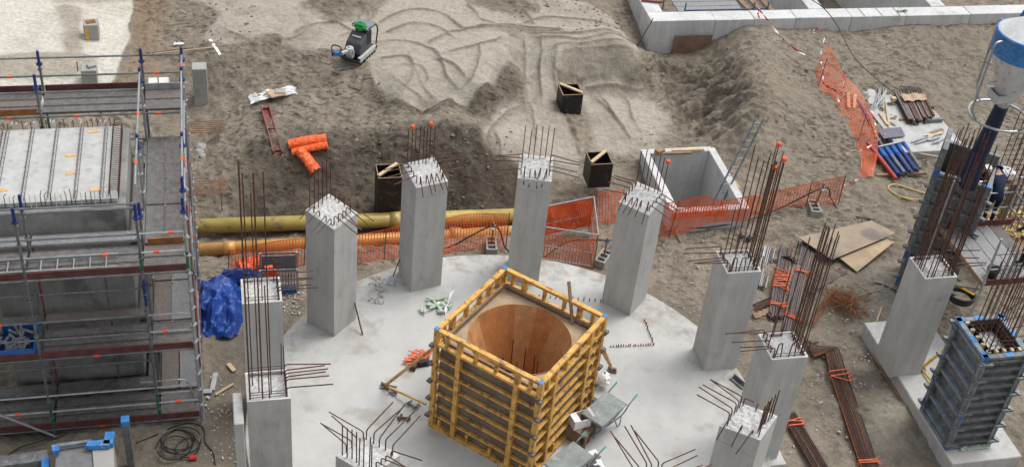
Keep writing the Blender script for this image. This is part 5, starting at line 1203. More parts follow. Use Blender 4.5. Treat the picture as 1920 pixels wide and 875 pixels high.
shutter(0, S2[0], S2[1]/2, H2F, f2, 'form_g', 11, seed=1); shutter(3, S2[1], S2[0]/2, H2F, f2, 'form_b', 7, seed=2); shutter(2, S2[0], S2[1]/2, H2F, f2, 'form_g', 5, seed=3); shutter(1, S2[1], S2[0]/2, H2F, f2, 'form_b', 5, seed=4)
for i in range(6):
    z = .25+i*.53
    for sx, sy in ((-1, -1), (1, -1), (-1, 1)):
        q = MB(); c_ = Vector((sx*(S2[0]/2+.03), sy*(S2[1]/2+.03), z)); dv = Vector((-sy*sx*.0+1, 0, 0))
        q.bar(c_+Vector((-.10 if sx < 0 else -.24, -.04, 0)), c_+Vector((.26 if sx < 0 else .08, -.04, 0)), .06, .06) if sy < 0 else q.bar(c_+Vector((0, -.26, 0)), c_+Vector((0, .10, 0)), .06, .06)
        q.box(c_+Vector((0, 0, .03)), (.10, .10, .06), rz=.78); q.build('corner_clamp', M['galv_d'], f2, bevel=.004)
for k in range(5): MB().box((-.40+k*.20, -S2[1]/2+.20, H2F-.10), (.07, .10, .26), rz=.0).build('wood_block', M['timber'], f2)
for k in range(5): MB().box((-S2[0]/2+.20, -.50+k*.25, H2F-.10), (.10, .07, .26)).build('wood_block', M['timber'], f2)
for c_, d_ in (((0, -S2[1]/2+.27, H2F/2), (.80, .02, H2F)), ((0, S2[1]/2-.27, H2F/2), (.80, .02, H2F)), ((-S2[0]/2+.27, 0, H2F/2), (.02, .90, H2F-.005)), ((S2[0]/2-.27, 0, H2F/2), (.02, .90, H2F-.005))):
    MB().box(c_, d_).build('ply_liner', M['black'], f2)
cg = gthing('rebar_cage', 'tall rebar cage rising out of the blue grey formwork over its fresh concrete', 'rebar cage', 17.16, 18.87, 0)
MB().box((0, 0, 1.42), (.62, .82, 2.8)).build('fresh_concrete', M['rough_top'], cg)
for k in range(20):
    s = k % 4; q = -.28+.56*((k//4)/4); x, y = ((q, -.36), (q, .36), (-.28, q*1.2), (.28, q*1.2))[s]
    MB().tube([(x, y, 2.7), (x+RND.uniform(-.03, .03), y+RND.uniform(-.03, .03), 5.3+RND.uniform(-.5, .5))], .0125, 5).build('bar', M['rust'], cg)
for k in range(7):
    z = 2.86+k*.13 if k < 4 else 2.9+k*.33; MB().tube([(-.29, -.37, z), (.29, -.37, z), (.29, .37, z), (-.29, .37, z), (-.29, -.37, z)], .009, 5).build('stirrup', M['rust'], cg)
for k in range(3): MB().tube(bend([(.26, -.3+k*.3, 2.7), (.26, -.3+k*.3, 3.25), (.95, -.25+k*.3, 3.3)], .1), .012, 5).build('bar', M['rust'], cg)
o = gthing('foam_strip', 'mint green foam strip squeezed out under the blue grey formwork', 'foam', 17.3, 18.12, .02); q = MB()
for k in range(9): q.box((-.32+k*.085, RND.uniform(-.02, .02), .03), (.11, .07, .06), rz=RND.uniform(-.4, .4))
q.build('foam_bead', M['mint'], o)

# ------------------------------------------------------------------ upper steel formwork with bucket, hose, platform and crew
AF = A0-math.radians(35)
cf = uv(18.24, 24.45, 0); rt_ = Vector((math.cos(AF), math.sin(AF), 0)); bk = Vector((-rt_.y, rt_.x, 0))
f1c = cf + rt_*.75 + bk*.62
f1 = thing('column_formwork', 'upright dark grey ribbed steel formwork at upper right with the navy hose dipping into it', 'formwork', (f1c.x, f1c.y, -.2), AF)
H1F = 3.95
shutter(0, 1.5, .62, H1F, f1, 'form_g', 9, seed=5, blue=True); shutter(2, 1.5, .62, H1F+.35, f1, 'form_g', 5, blue=False); shutter(1, 1.22, .75, H1F, f1, 'form_g', 5, blue=False)
shutter(3, 1.22, .75, H1F+.75, f1, 'form_g', 5, blue=False)
for i in range(7):
    for s in (-1, 1): MB().box((s*.78, -.66, .4+i*.52), (.22, .12, .07), rz=s*-.5).build('corner_clamp', M['galv_d'], f1, bevel=.005)
for x in (-.3, .12, .5): MB().box((x, -.60, H1F/2), (.05, .1, H1F-.2)).build('stiffener', M['form_g'], f1)
MB().box((-.3, .1, H1F-.6), (.12, .9, .3)).build('timber_packer', M['timber_d'], f1)
MB().box((0.1, .05, H1F-.95), (1.1, .85, .05)).build('wet_concrete', M['block_c'], f1)
for k in range(9): MB().tube([(-.5+k*.1, .30+.06*(k % 2), 2.8), (-.5+k*.1, .30, H1F+.9+.15*(k % 3))], .013, 5).build('rebar', M['rust'], f1)
# bucket
zb = 6.45
bt = at(1882, 190, zb); hb = at(1818, 338, 3.72)
bk_ = thing('concrete_bucket', 'hanging white concrete bucket with a blue band and tube guard, at the right edge', 'concrete bucket', (bt.x, bt.y, zb), .3)
RB_ = .74
MB().lathe([(.19, 0), (.22, .05), (RB_-.02, 1.32), (RB_, 1.36)], 40).build('cone', M['bucket_w'], bk_, smooth=True)
MB().lathe([(RB_+.004, 1.34), (RB_+.012, 1.86), (RB_+.03, 1.88), (RB_+.03, 1.92), (RB_-.01, 1.93)], 40).build('blue_band', M['blue_l'], bk_, smooth=True)
q = MB(); N_ = 40; vs_ = []
for (r_, z_) in ((RB_-.01, 1.93), (.20, 2.28)):
    for k in range(N_+1): g = math.radians(75)+math.radians(215)*k/N_; vs_.append((r_*math.cos(g), r_*math.sin(g), z_))
q.add(vs_, [(k, k+1, N_+1+k+1, N_+1+k) for k in range(N_)]); q.build('top_hood', M['bucket_w'], bk_, smooth=True)
MB().lathe([(RB_-.03, 1.9), (.2, .3), (0, .3)], 40).build('inner_cone', M['block_c'], bk_, smooth=True)
q = MB(); q.bar((.25, -RB_-.02, 1.55), (.20, -.35, 2.62), .10, .03, up=(1, 0, 0)); q.bar((.20, -.35, 2.62), (.15, .45, 2.62), .10, .04); q.bar((.15, .45, 2.62), (.1, RB_, 1.6), .10, .03, up=(1, 0, 0)); q.build('lifting_bail', M['blue'], bk_)
for k in range(4):
    g = math.radians(100+90*k); c_, s_ = math.cos(g), math.sin(g)
    MB().tube(bend([(RB_*c_, RB_*s_, 1.80), (1.0*c_, 1.0*s_, 1.80), (.98*c_, .98*s_, -.1), (.72*c_, .72*s_, -.42)], .12), .032, 8).build('guard_tube', M['galv'], bk_)
    MB().tube([(.98*c_, .98*s_, .62), (.5*c_, .5*s_, .66)], .022, 6).build('guard_tube', M['galv'], bk_)
MB().tube([(.74*math.cos(2*math.pi*k/32), .74*math.sin(2*math.pi*k/32), -.42) for k in range(33)], .034, 8).build('guard_ring', M['galv'], bk_)
q = MB(); q.box((-.12, -.05, .12), (.62, .44, .03)); 
for c_, d_ in (((-.12, -.27, .22), (.62, .02, .2)), ((-.12, .17, .22), (.62, .02, .2)), ((-.43, -.05, .22), (.02, .44, .2)), ((.19, -.05, .22), (.02, .44, .2))): q.box(c_, d_)
q.build('outlet_tray', M['mach_l'], bk_); MB().lathe([(.12, -.25), (.2, .12)], 20).build('outlet', M['mach_l'], bk_)
hs_ = MB(); top_ = Vector((bt.x, bt.y, zb-.1)); 
hs_.tube(curve([top_, top_.lerp(hb, .3)+Vector((-.02, 0, 0)), top_.lerp(hb, .7)+Vector((-.03, .02, 0)), hb+Vector((0, 0, -.15))], 8), .17, 16, r2=.25)
o = hs_.build('tremie_hose', M['hose'], None, smooth=True); tag(o, 'thick navy hose hanging from the concrete bucket into the upright steel formwork', 'hose')
# working platform
ZP = 2.15
c_ = at(1838, 532, ZP); u0, v0 = to_uv(c_)
pf = gthing('work_platform', 'steel tube working platform with grey decks and an oxblood toe board beside the steel formwork', 'platform', u0, v0, ZP)
for k in range(5): MB().box((.20+k*.37, 1.1, 0), (.35, 2.3, .05)).build('deck_board', M['deck_l'] if k < 4 else M['deck'], pf)
MB().box((1.1, -.08, .1), (2.0, .03, .18)).build('toe_board', M['toe'], pf); MB().box((1.2, 2.32, .1), (2.0, .03, .18)).build('toe_board', M['toe'], pf); MB().bar((-.02, -.1, .06), (-.02, 2.4, .06), .03, .14).build('toe_board', M['timber_d'], pf)
for x, y in ((0, -.1), (2.0, -.1), (0, 2.4), (2.0, 2.4)): MB().tube([(x, y, -ZP-.35), (x, y, 1.55)], .03, 8).build('post', M['galv'], pf)
for z in (.55, 1.05): 
    for a, b in (((0, -.1, z), (2.0, -.1, z)), ((0, 2.4, z), (2, 2.4, z)), ((2, -.1, z), (2, 2.4, z))): MB().tube([a, b], .024, 8).build('rail', M['galv_d'], pf)
MB().tube([(0, -.1, -.1), (0, 2.4, -1.9)], .022, 6).build('brace', M['galv_d'], pf); MB().tube([(-.02, -.1, -1.95), (1.95, -.1, -.1)], .022, 6).build('brace', M['galv_d'], pf)
MB().tube(bend([(.35, 2.35, 0), (.35, 2.35, 1.5), (1.0, 2.35, 1.5)], .3), .03, 8).build('gate_hoop', M['galv'], pf)
pl = gthing('black_pail', 'black rubber pail on the front left corner of the working platform', 'pail', u0+.42, v0+.22, ZP+.03); MB().lathe([(0, .02), (.12, .02), (.16, .28), (.17, .28), (.13, 0), (0, 0)], 20).build('pail_body', M['rubber'], pl, smooth=True); MB().tube([(.17*math.cos(g/10*math.pi), 0, .28+.1*math.sin(g/10*math.pi)) for g in range(11)], .008, 5).build('handle', M['galv_d'], pl)
hc = thing('hose_coil', 'coil of black hose lying on the footing between the right column and the working platform', 'hose', at(1800, 560, .1)); 
for k in range(4): MB().tube([(.33*math.cos(2*math.pi*i/28)*(1+.05*k), .33*math.sin(2*math.pi*i/28)*(1-.04*k), .03+k*.045) for i in range(29)], .03, 8).build('hose_turn', M['rubber'], hc)
yp2 = thing('yellow_prop', 'yellow prop half hidden under the working platform', 'prop', at(1800, 545, .3)); MB().tube([at(1790, 532, .6), at(1826, 552, .3)], .035, 8).build('tube_wall', M['yellow'], yp2, world=True)
# wall cage and its packing
c_ = at(1905, 462, .2); u1, v1 = to_uv(c_); u1 -= .35
wc = gthing('wall_cage', 'tall open rebar wall cage at the right edge behind the crew', 'rebar cage', u1, v1, 0)
for k in range(11):
    for s in (0, 1): MB().tube([(-.75+k*.19, .1+s*.5, -.3), (-.75+k*.19+RND.uniform(-.03, .03), .1+s*.5, 4.5+RND.uniform(-.3, .5))], .014, 5).build('bar', M['rust'], wc)
for k in range(24):
    z = .05+k*.18
    for s in (0, 1): MB().tube([(-.8, .1+s*.5, z), (1.2, .1+s*.5, z)], .009, 5).build('bar', M['rust'], wc)
    if k % 2: MB().tube([(-.75, .08, z), (-.75, .62, z)], .008, 5).build('stirrup', M['rust'], wc)
sp_ = gthing('yellow_packing', 'litter of pale yellow packing sticks below the rebar wall cage', 'packing', u1, v1+.25, .6)
for k in range(70):
    x, y = RND.uniform(-.7, .9), RND.uniform(-.9, .8); g = RND.uniform(0, 3.1); q = .14
    MB().bar((x-q*math.cos(g), y-q*math.sin(g), .1+RND.uniform(0, .12)), (x+q*math.cos(g), y+q*math.sin(g), .1+RND.uniform(0, .12)), .045, .02).build('stick', M['straw'], sp_)
MB().box((0.1, 0, .03), (1.9, 1.9, .05)).build('pallet', M['timber_d'], sp_)
wbag = thing('white_bag', 'crumpled white bag beside the crew behind the upright steel formwork', 'bag', at(1886, 325, 2.6)); q = MB(); vs_ = []
for j in range(9):
    for i in range(12): g = 2*math.pi*i/12; rr = .26*math.sin(math.pi*(j+.5)/9)*(1+RND.uniform(-.15, .15)); vs_.append((rr*math.cos(g)*1.2, rr*math.sin(g), .18*math.cos(math.pi*(j+.5)/9)+RND.uniform(-.03, .03)))
q.add(vs_, [(j*12+i, j*12+(i+1) % 12, (j+1)*12+(i+1) % 12, (j+1)*12+i) for j in range(8) for i in range(12)]); q.build('bag_film', M['white'], wbag)
p_ = wbag.location; o = thing('timber_stand', 'timber shelf carrying the white bag behind the crew', 'shelf', (p_.x, p_.y, p_.z-.2), A0); MB().box((0, 0, -.02), (.9, .6, .04)).build('shelf_board', M['timber_d'], o)
for x in (-.4, .4): MB().box((x, 0, -1.35), (.08, .08, 2.62)).build('shelf_leg', M['timber_d'], o)
# ------------------------------------------------------------------ people
def person(label, loc, rz, J, mats, helmet='white', s=1.0):
    """one continuous skinned body posed by joints (x right, y forward, z up), then clothing children"""
    V = []; E_ = []; R_ = []; SEG = []
    def chain(names, radii, start=None, kind='jacket'):
        prev = start
        for nme, r in zip(names, radii):
            p = Vector(J[nme]) if isinstance(nme, str) else Vector(nme)
            V.append(p*s); R_.append(r*s); i = len(V)-1
            if prev is not None: E_.append((prev, i)); SEG.append((V[prev], V[i], kind))
            prev = i
        return prev
    chain(['pelvis'], [.15]); 
    a = chain(['belly', 'chest'], [.145, .155], 0, 'jacket'); n_ = chain(['neck'], [.06], a, 'skin')
    h1 = chain(['head', 'crown'], [.095, .085], n_, 'skin')
    hd = Vector(J['head']); fw_ = Vector(J.get('face', (0, 1, 0))).normalized()
    chain([tuple(hd+fw_*.115)], [.022], n_+1, 'skin')
    for sd in ('l', 'r'):
        k = chain([sd+'hip'], [.10], 0, 'trousers'); k = chain([sd+'knee', sd+'ankle'], [.072, .05], k, 'trousers'); chain([sd+'toe'], [.04], k, 'boot')
        k = chain([sd+'shoulder'], [.075], a, 'jacket'); k = chain([sd+'elbow', sd+'wrist'], [.052, .038], k, 'jacket')
        w = Vector(J[sd+'wrist']); e = Vector(J[sd+'elbow']); dr = (w-e).normalized(); sx = dr.cross(Vector((0, 0, 1))); sx = sx.normalized() if sx.length > .1 else Vector((1, 0, 0)); dn = sx.cross(dr)
        k = chain([tuple(w+dr*.075)], [.034], k, 'skin')
        for f_ in range(4): chain([tuple(w+dr*.12+sx*(.026*(f_-1.5))), tuple(w+dr*(.155+.012*(1.5-abs(f_-1.5)))+sx*(.028*(f_-1.5))-dn*.03)], [.010, .008], k, 'skin')
        chain([tuple(w+dr*.07+sx*.05-dn*.01), tuple(w+dr*.105+sx*.06-dn*.03)], [.011, .009], k-0, 'skin')
    me = bpy.data.meshes.new('person'); me.from_pydata(V, E_, []); o = bpy.data.objects.new('person', me); COL.objects.link(o)
    md = o.modifiers.new('skin', 'SKIN'); md.use_smooth_shade = True
    for i, sv in enumerate(me.skin_vertices[0].data): sv.radius = (R_[i], R_[i]); sv.use_root = (i == 0)
    sb = o.modifiers.new('sub', 'SUBSURF'); sb.levels = 1; sb.render_levels = 1
    bpy.context.view_layer.update(); dg = bpy.context.evaluated_depsgraph_get()
    nm = bpy.data.meshes.new_from_object(o.evaluated_get(dg)); o.modifiers.clear(); o.data = nm
    kinds = ['jacket', 'trousers', 'skin', 'boot']; nm.materials.clear()
    for k in kinds: nm.materials.append(mats[k])
    for p in nm.polygons:
        c = p.center; best = 9; bk2 = 'jacket'
        for a_, b_, k in SEG:
            d_ = b_-a_; t = max(0, min(1, (c-a_).dot(d_)/max(1e-9, d_.length_squared))); q = (c-a_-d_*t).length
            if q < best: best = q; bk2 = k
        p.material_index = kinds.index(bk2); p.use_smooth = True
    o.location = loc; o.rotation_euler = (0, 0, rz); tag(o, label, 'person')
    up_ = (Vector(J['crown'])-Vector(J['neck'])).normalized(); side = up_.cross(fw_).normalized(); fwd = side.cross(up_)
    Rm = Matrix((side, -fwd*-1, up_)).transposed()
    c_ = (Vector(J['head'])*.45+Vector(J['crown'])*.55)*s
    if helmet:
        q = MB(); q.lathe([(.155*s, .0), (.125*s, .005), (.12*s, .05*s), (.09*s, .10*s), (.04*s, .13*s), (0, .135*s)], 16, c_, Rm); q.build('helmet', M[helmet], o, smooth=True)
    e = MB(); 
    for sd in (-1, 1): e.lathe([(0, -.012), (.012, 0), (0, .012)], 8, Vector(J['head'])*s+fw_*.09*s+side*.035*sd*s+up_*.03*s)
    e.build('eyes', M['rubber'], o)
    return o
def pose(**k):
    J = dict(pelvis=(0, 0, .95), belly=(0, .02, 1.12), chest=(0, .02, 1.35), neck=(0, .03, 1.52), head=(0, .06, 1.62), crown=(0, .05, 1.74), face=(0, 1, -.1),
        lhip=(-.10, 0, .90), lknee=(-.11, .03, .50), lankle=(-.11, 0, .09), ltoe=(-.12, .17, .04), rhip=(.10, 0, .90), rknee=(.11, .03, .50), rankle=(.11, 0, .09), rtoe=(.12, .17, .04),
        lshoulder=(-.19, .02, 1.42), lelbow=(-.25, .02, 1.14), lwrist=(-.24, .16, .92), rshoulder=(.19, .02, 1.42), relbow=(.25, .02, 1.14), rwrist=(.24, .16, .92))
    J.update(k); return J
WORK = dict(jacket=M['navy'], trousers=M['navy'], skin=M['skin'], boot=M['rubber'])
bent = pose(pelvis=(0, -.08, .95), belly=(0, .06, 1.10), chest=(0, .27, 1.24), neck=(0, .42, 1.31), head=(0, .51, 1.35), crown=(0, .61, 1.40), face=(0, .7, -.7),
    lshoulder=(-.19, .31, 1.27), lelbow=(-.27, .52, 1.10), lwrist=(-.16, .72, 1.18), rshoulder=(.19, .31, 1.27), relbow=(.28, .54, 1.14), rwrist=(.18, .76, 1.22), lknee=(-.11, .02, .50), rknee=(.12, .06, .50), lhip=(-.1, -.08, .9), rhip=(.1, -.08, .9))
wp = at(1850, 415, ZP+.03)
wk = person('navy worker bending over the upright steel formwork, pale bands on the trousers', wp, AF+.35, bent, WORK, 'blue_d')
for sd, nm_ in ((-1, 'l'), (1, 'r')):
    k_ = Vector(bent[nm_+'knee']); a_ = Vector(bent[nm_+'ankle'])
    MB().tube([k_.lerp(a_, .3), k_.lerp(a_, .48)], .068, 12).build('reflective_band', M['white'], wk)
wp2 = at(1842, 372, ZP+.03) + bk*.35
crouch = pose(pelvis=(0, -.1, .85), belly=(0, .02, 1.0), chest=(0, .2, 1.16), neck=(0, .33, 1.26), head=(0, .41, 1.31), crown=(0, .49, 1.40), face=(0, .8, -.6), lhip=(-.1, -.1, .8), rhip=(.1, -.1, .8), lknee=(-.14, .12, .46), rknee=(.14, .12, .46),
    lshoulder=(-.19, .24, 1.2), lelbow=(-.27, .42, 1.0), lwrist=(-.14, .60, .98), rshoulder=(.19, .24, 1.2), relbow=(.27, .46, 1.02), rwrist=(.14, .64, 1.02))
pg = at(1806, 352, 3.15)
person('worker in a white helmet crouching in the formwork top by the navy hose', Vector((pg.x, pg.y, 2.35))+bk*.2, AF-1.2, crouch, WORK, 'white')
wp3 = at(1915, 500, ZP+.03)
person('worker in navy at the right edge of the picture, standing on the working platform', wp3, A0+1.3, pose(belly=(0, .05, 1.12), chest=(0, .12, 1.34), neck=(0, .18, 1.5), head=(0, .24, 1.58), crown=(0, .27, 1.70), lwrist=(-.18, .42, 1.05), lelbow=(-.26, .16, 1.12), rwrist=(.2, .42, 1.0), relbow=(.26, .16, 1.1), lshoulder=(-.19, .12, 1.4), rshoulder=(.19, .12, 1.4)), WORK, 'teal')

# ------------------------------------------------------------------ plate compactor
ep = gr(672, 106); ea = math.atan2(-.93, -.34)-math.pi/2
ex = thing('plate_compactor', 'dark grey vibrating plate compactor on the pale sand terrace with a loop handle at left', 'compactor', (ep.x, ep.y, ep.z+.03), ea)
q = MB(); prof_ = [(-.62, .20), (-.42, .02), (.42, .02), (.62, .22)]
q.add([(x, y, z) for y, z in prof_ for x in (-.36, .36)]+[(x, y, z-.045) for y, z in prof_ for x in (-.36, .36)], [(2*i, 2*i+1, 2*i+3, 2*i+2) for i in range(3)]+[(8+2*i, 8+2*i+2, 8+2*i+3, 8+2*i+1) for i in range(3)]+[(0, 8, 9, 1), (6, 7, 15, 14)]+[(2*i, 2*i+2, 8+2*i+2, 8+2*i) for i in range(3)]+[(2*i+1, 8+2*i+1, 8+2*i+3, 2*i+3) for i in range(3)])
bp_ = q.build('base_plate', M['mach'], ex)
for s in (-1, 1):
    q = MB(); q.box((s*.34, 0, .15), (.03, 1.0, .16)); q.box((s*.31, 0, .235), (.10, 1.06, .03)); q.build('side_plate', M['mach_l'], bp_, bevel=.006)
    q = MB()
    for k in range(5): q.box((s*.37, -.4+k*.16, .06), (.03, .06, .09))
    q.build('side_lugs', M['rubber'], bp_)
MB().box((0, -.05, .24), (.50, .80, .2)).build('exciter', M['mach'], ex, bevel=.03)
q = MB(); hd_ = [(-.30, .44, .30), (.30, .44, .30), (.30, -.08, .30), (-.30, -.08, .30), (-.26, .34, .62), (.26, .34, .62), (.28, -.06, .86), (-.28, -.06, .86)]
q.add(hd_, [(3, 2, 1, 0), (4, 5, 6, 7), (0, 1, 5, 4), (1, 2, 6, 5), (2, 3, 7, 6), (3, 0, 4, 7)]); q.build('bonnet', M['mach'], ex, bevel=.03)
MB().box((0, .14, .765), (.30, .06, .03), R=Matrix.Rotation(-.54, 3, 'X')).build('label_strip', M['mach_l'], ex, bevel=.006)
MB().box((-.02, -.26, .60), (.46, .34, .5)).build('engine_block', M['rubber'], ex, bevel=.04)
MB().box((.20, -.34, .50), (.20, .30, .34)).build('side_panel', mat('sandy_cover', (.22, .17, .125), .7), ex, bevel=.02)
q = MB(); q.box((0, -.30, .99), (.62, .46, .045), R=Matrix.Rotation(-.16, 3, 'X')); q.build('top_cover', M['roofg'], ex, bevel=.015)
for s in (-1, 1): MB().tube(bend([(s*.30, -.12, 1.0), (s*.31, -.56, .98), (s*.33, -.66, .80), (s*.33, -.56, .26)], .10), .024, 8).build('guard_tube', M['rubber'], ex)
MB().tube([(-.32, -.57, .97), (.32, -.57, .97)], .022, 8).build('guard_tube', M['rubber'], ex)
q = MB(); q.box((.02, .50, .30), (.24, .16, .22)); q.lathe([(0, -.12), (.12, -.12), (.14, 0), (.12, .12), (0, .12)], 16, (.02, .54, .44)); q.build('handle_mount', M['mach_l'], ex, bevel=.01)
MB().tube([(.02+.13*math.cos(g*.35), .56, .44+.13*math.sin(g*.35)) for g in range(14)], .03, 8).build('mount_ring', M['galv'], ex)
Mi = root_matrix(ex).inverted(); aw = lambda px, py, z: Mi @ at(px, py, z)
zt_ = ep.z; b0 = Vector((.0, .50, .46)); b1 = aw(640, 100.5, zt_+.55); b2 = aw(625, 100, zt_+.55)
q = MB(); q.bar(b0, b1, .08, .10); q.build('tow_arm', M['mach_l'], ex, bevel=.015)
q = MB(); q.bar(b1, b2, .13, .15); q.build('grip_box', M['blue_l'], ex, bevel=.03)
q = MB(); q.bar(b2, aw(622, 100, zt_+.55), .16, .17); q.build('end_cap', M['rubber'], ex, bevel=.02)
MB().tube(bend([aw(623, 100, zt_+.6), aw(621.5, 88, zt_+.72), aw(626, 84, zt_+.78), aw(638, 88, zt_+.74), aw(640, 92, zt_+.70), aw(637.5, 101, zt_+.58)], .06), .022, 8).build('loop_handle', M['rubber'], ex)
jk = ex.matrix_world; jp = root_matrix(ex) @ Vector((-.02, -.09, .90))
o = thing('green_jacket', 'bright green jacket bundled up on top of the plate compactor', 'jacket', jp, ea); q = MB(); vs_ = []
for j in range(9):
    for i in range(14):
        g = 2*math.pi*i/14; rr = .17*math.sin(math.pi*(j+.5)/9)*(1+RND.uniform(-.22, .22)); vs_.append((rr*math.cos(g)*1.15, rr*math.sin(g)*.9, .13+.15*math.cos(math.pi*(j+.5)/9)+RND.uniform(-.02, .02)))
q.add(vs_, [(j*14+i, j*14+(i+1) % 14, (j+1)*14+(i+1) % 14, (j+1)*14+i) for j in range(8) for i in range(14)]); q.build('crumpled_cloth', M['green'], o)

# ------------------------------------------------------------------ wheelbarrows and litter on the round slab
def barrow(label, loc, rz, first=None, lidm='zinc'):
    if first is not None:
        c = first.copy(); COL.objects.link(c); c.location = loc; c.rotation_euler = (0, 0, rz); c['label'] = label
        for ch_ in first.children:
            k = ch_.copy(); COL.objects.link(k); k.parent = c
            for g_ in ch_.children: j = g_.copy(); COL.objects.link(j); j.parent = k
        return c
    t = thing('wheelbarrow', label, 'wheelbarrow', loc, rz, 'wheelbarrows')
    L_, Wd, z0, z1 = 1.02, .60, .34, .70; q = MB()
    b_ = [(-.30, -.20, z0), (.34, -.20, z0), (.34, .20, z0), (-.30, .20, z0)]; tp = [(-L_/2, -Wd/2, z1), (L_/2, -Wd/2, z1), (L_/2, Wd/2, z1), (-L_/2, Wd/2, z1)]
    q.add(b_+tp, [(3, 2, 1, 0), (0, 1, 5, 4), (1, 2, 6, 5), (2, 3, 7, 6), (3, 0, 4, 7)]); o = q.build('tray', M[lidm], t)
    q = MB(); q.tube([tp[0], tp[1], tp[2], tp[3], tp[0]], .014, 6); q.build('rim', M[lidm], o)
    MB().box((.01, 0, z1+.008), (L_-.02, Wd-.02, .012)).build('sheet_lid', M[lidm], t)
    for s in (-1, 1):
        h_ = MB().tube(curve([(-.62, s*.06, .2), (-.2, s*.17, .31), (.40, s*.27, .38), (.62, s*.30, .60), (.84, s*.30, .68)], 5), .018, 7).build('handle_tube', M['form_g'], t)
        MB().tube([(.80, s*.30, .665), (.94, s*.30, .715)], .024, 8).build('grip', M['teal'], h_)
        MB().tube(bend([(.22, s*.20, .34), (.36, s*.24, .0), (.46, s*.24, .0), (.42, s*.26, .38)], .05), .014, 6).build('stand_leg', M['form_g'], t)
    Rw = Matrix.Rotation(math.pi/2, 3, 'X')
    w_ = MB().lathe([(.10, -.035), (.18, -.04), (.195, 0), (.18, .04), (.10, .035)], 20, (-.62, 0, .195), Rw).build('wheel', M['rubber'], t, smooth=True)
    MB().lathe([(0, -.03), (.10, -.03), (.10, .03), (0, .03)], 14, (-.62, 0, .195), Rw).build('rim', M['red'], w_)
    return t
p1 = at(1133, 766, .70); rz1 = math.atan2(.86, .61)
wb1 = barrow('grey metal wheelbarrow with teal grips parked by the lower right side of the ochre formwork', (p1.x, p1.y, 0), rz1)
p2 = at(1066, 862, .70)
wb2 = barrow('shinier grey wheelbarrow at the bottom edge, in front of the white carton', (p2.x, p2.y, 0), rz1-.08, wb1)
cbx = at(1084, 806, .2); ct = thing('carton', 'open white cardboard carton between the two wheelbarrows', 'carton', (cbx.x, cbx.y, .42), .5)
for c_, d_ in (((0, -.15, .13), (.44, .012, .26)), ((0, .15, .13), (.44, .012, .26)), ((-.22, 0, .13), (.012, .3, .26)), ((.22, 0, .13), (.012, .3, .26)), ((0, 0, .01), (.43, .29, .012))): MB().box(c_, d_).build('carton_side', M['card'], ct)
MB().box((-.14, 0, .265), (.18, .30, .01), R=Matrix.Rotation(.12, 3, 'Y')).build('flap', M['card'], ct); MB().box((.24, 0, .285), (.14, .30, .01), R=Matrix.Rotation(-.5, 3, 'Y')).build('flap', M['card'], ct); MB().box((.03, .05, .2), (.12, .12, .06)).build('contents', M['red_beam'], ct)
cs = thing('timber_crate', 'low rough timber crate under the white carton against the formwork', 'crate', (cbx.x, cbx.y, 0), AX)
for k in range(4): MB().box((-.27+k*.18, 0, .395), (.15, .5, .03)).build('slat', M['timber_d'], cs)
for y_ in (-.22, .22): MB().box((0, y_, .19), (.7, .04, .38)).build('bearer', M['timber_d'], cs)
lt = thing('paper_litter', 'white papers and a green wrapper among dark scrap right of the lower wheelbarrow', 'litter', at(1112, 850, .05))
for px, py, w_, m_ in ((1112, 848, .2, 'white'), (1120, 866, .22, 'white'), (1128, 872, .14, 'white'), (1110, 856, .08, 'green'), (1106, 862, .3, 'form_g'), (1118, 858, .25, 'dark_block')): MB().box(at(px, py, .06+.03*RND.random()), (w_, w_*.7, .03), R=Matrix.Rotation(RND.uniform(0, 3), 3, 'Z') @ Matrix.Rotation(RND.uniform(-.4, .4), 3, 'X')).build('litter_piece', M[m_], lt, world=True)
gb = thing('plastic_bag', 'clear white plastic bag by the right corner of the ochre formwork', 'bag', at(1130, 722, .05)); q = MB(); vs_ = []
for j in range(8):
    for i in range(10): g = 2*math.pi*i/10; rr = .16*math.sin(math.pi*(j+.5)/8)*(1+RND.uniform(-.2, .2)); vs_.append((rr*math.cos(g), rr*math.sin(g), .22+.22*math.cos(math.pi*(j+.5)/8)))
q.add(vs_, [(j*10+i, j*10+(i+1) % 10, (j+1)*10+(i+1) % 10, (j+1)*10+i) for j in range(7) for i in range(10)]); q.build('bag_film', M['white'], gb)
mf = thing('foam_offcuts', 'heap of mint green foam offcuts on the slab behind the left corner of the formwork', 'foam offcuts', at(820, 572, 0))
for k in range(22):
    p = at(RND.gauss(822, 13), RND.gauss(571, 7), .03+RND.uniform(0, .08)); MB().box(p, (RND.uniform(.08, .28), RND.uniform(.05, .1), .04), R=Matrix.Rotation(RND.uniform(0, 3), 3, 'Z') @ Matrix.Rotation(RND.uniform(-.3, .3), 3, 'Y')).build('offcut', M['mint'] if RND.random() < .75 else M['white'], mf, world=True)
pb = thing('plastic_wrap', 'thin white plastic wrap standing against the left corner of the formwork', 'plastic wrap', at(838, 580, 0)); q = MB(); P = [at(832, 590, .02), at(842, 575, .02), at(846, 555, .02)]
vs_ = []
for p in P:
    for k in range(5): vs_.append((p.x+RND.uniform(-.08, .08), p.y+RND.uniform(-.08, .08), k*.055))
q.add(vs_, [(i*5+k, i*5+k+1, (i+1)*5+k+1, (i+1)*5+k) for i in range(2) for k in range(4)]); q.build('film', M['white'], pb, world=True)
oc = thing('chain_heap', 'heap of orange straps beside the left side of the ochre formwork', 'strap heap', at(782, 668, 0)); q = MB()
for k in range(16):
    c_ = at(RND.gauss(782, 11), RND.gauss(668, 5), .04+RND.uniform(0, .08)); q.tube(curve([c_+Vector((RND.uniform(-.2, .2), RND.uniform(-.2, .2), 0)) for _ in range(4)], 4), .018, 5)
q.build('straps', M['strap'], oc, world=True)
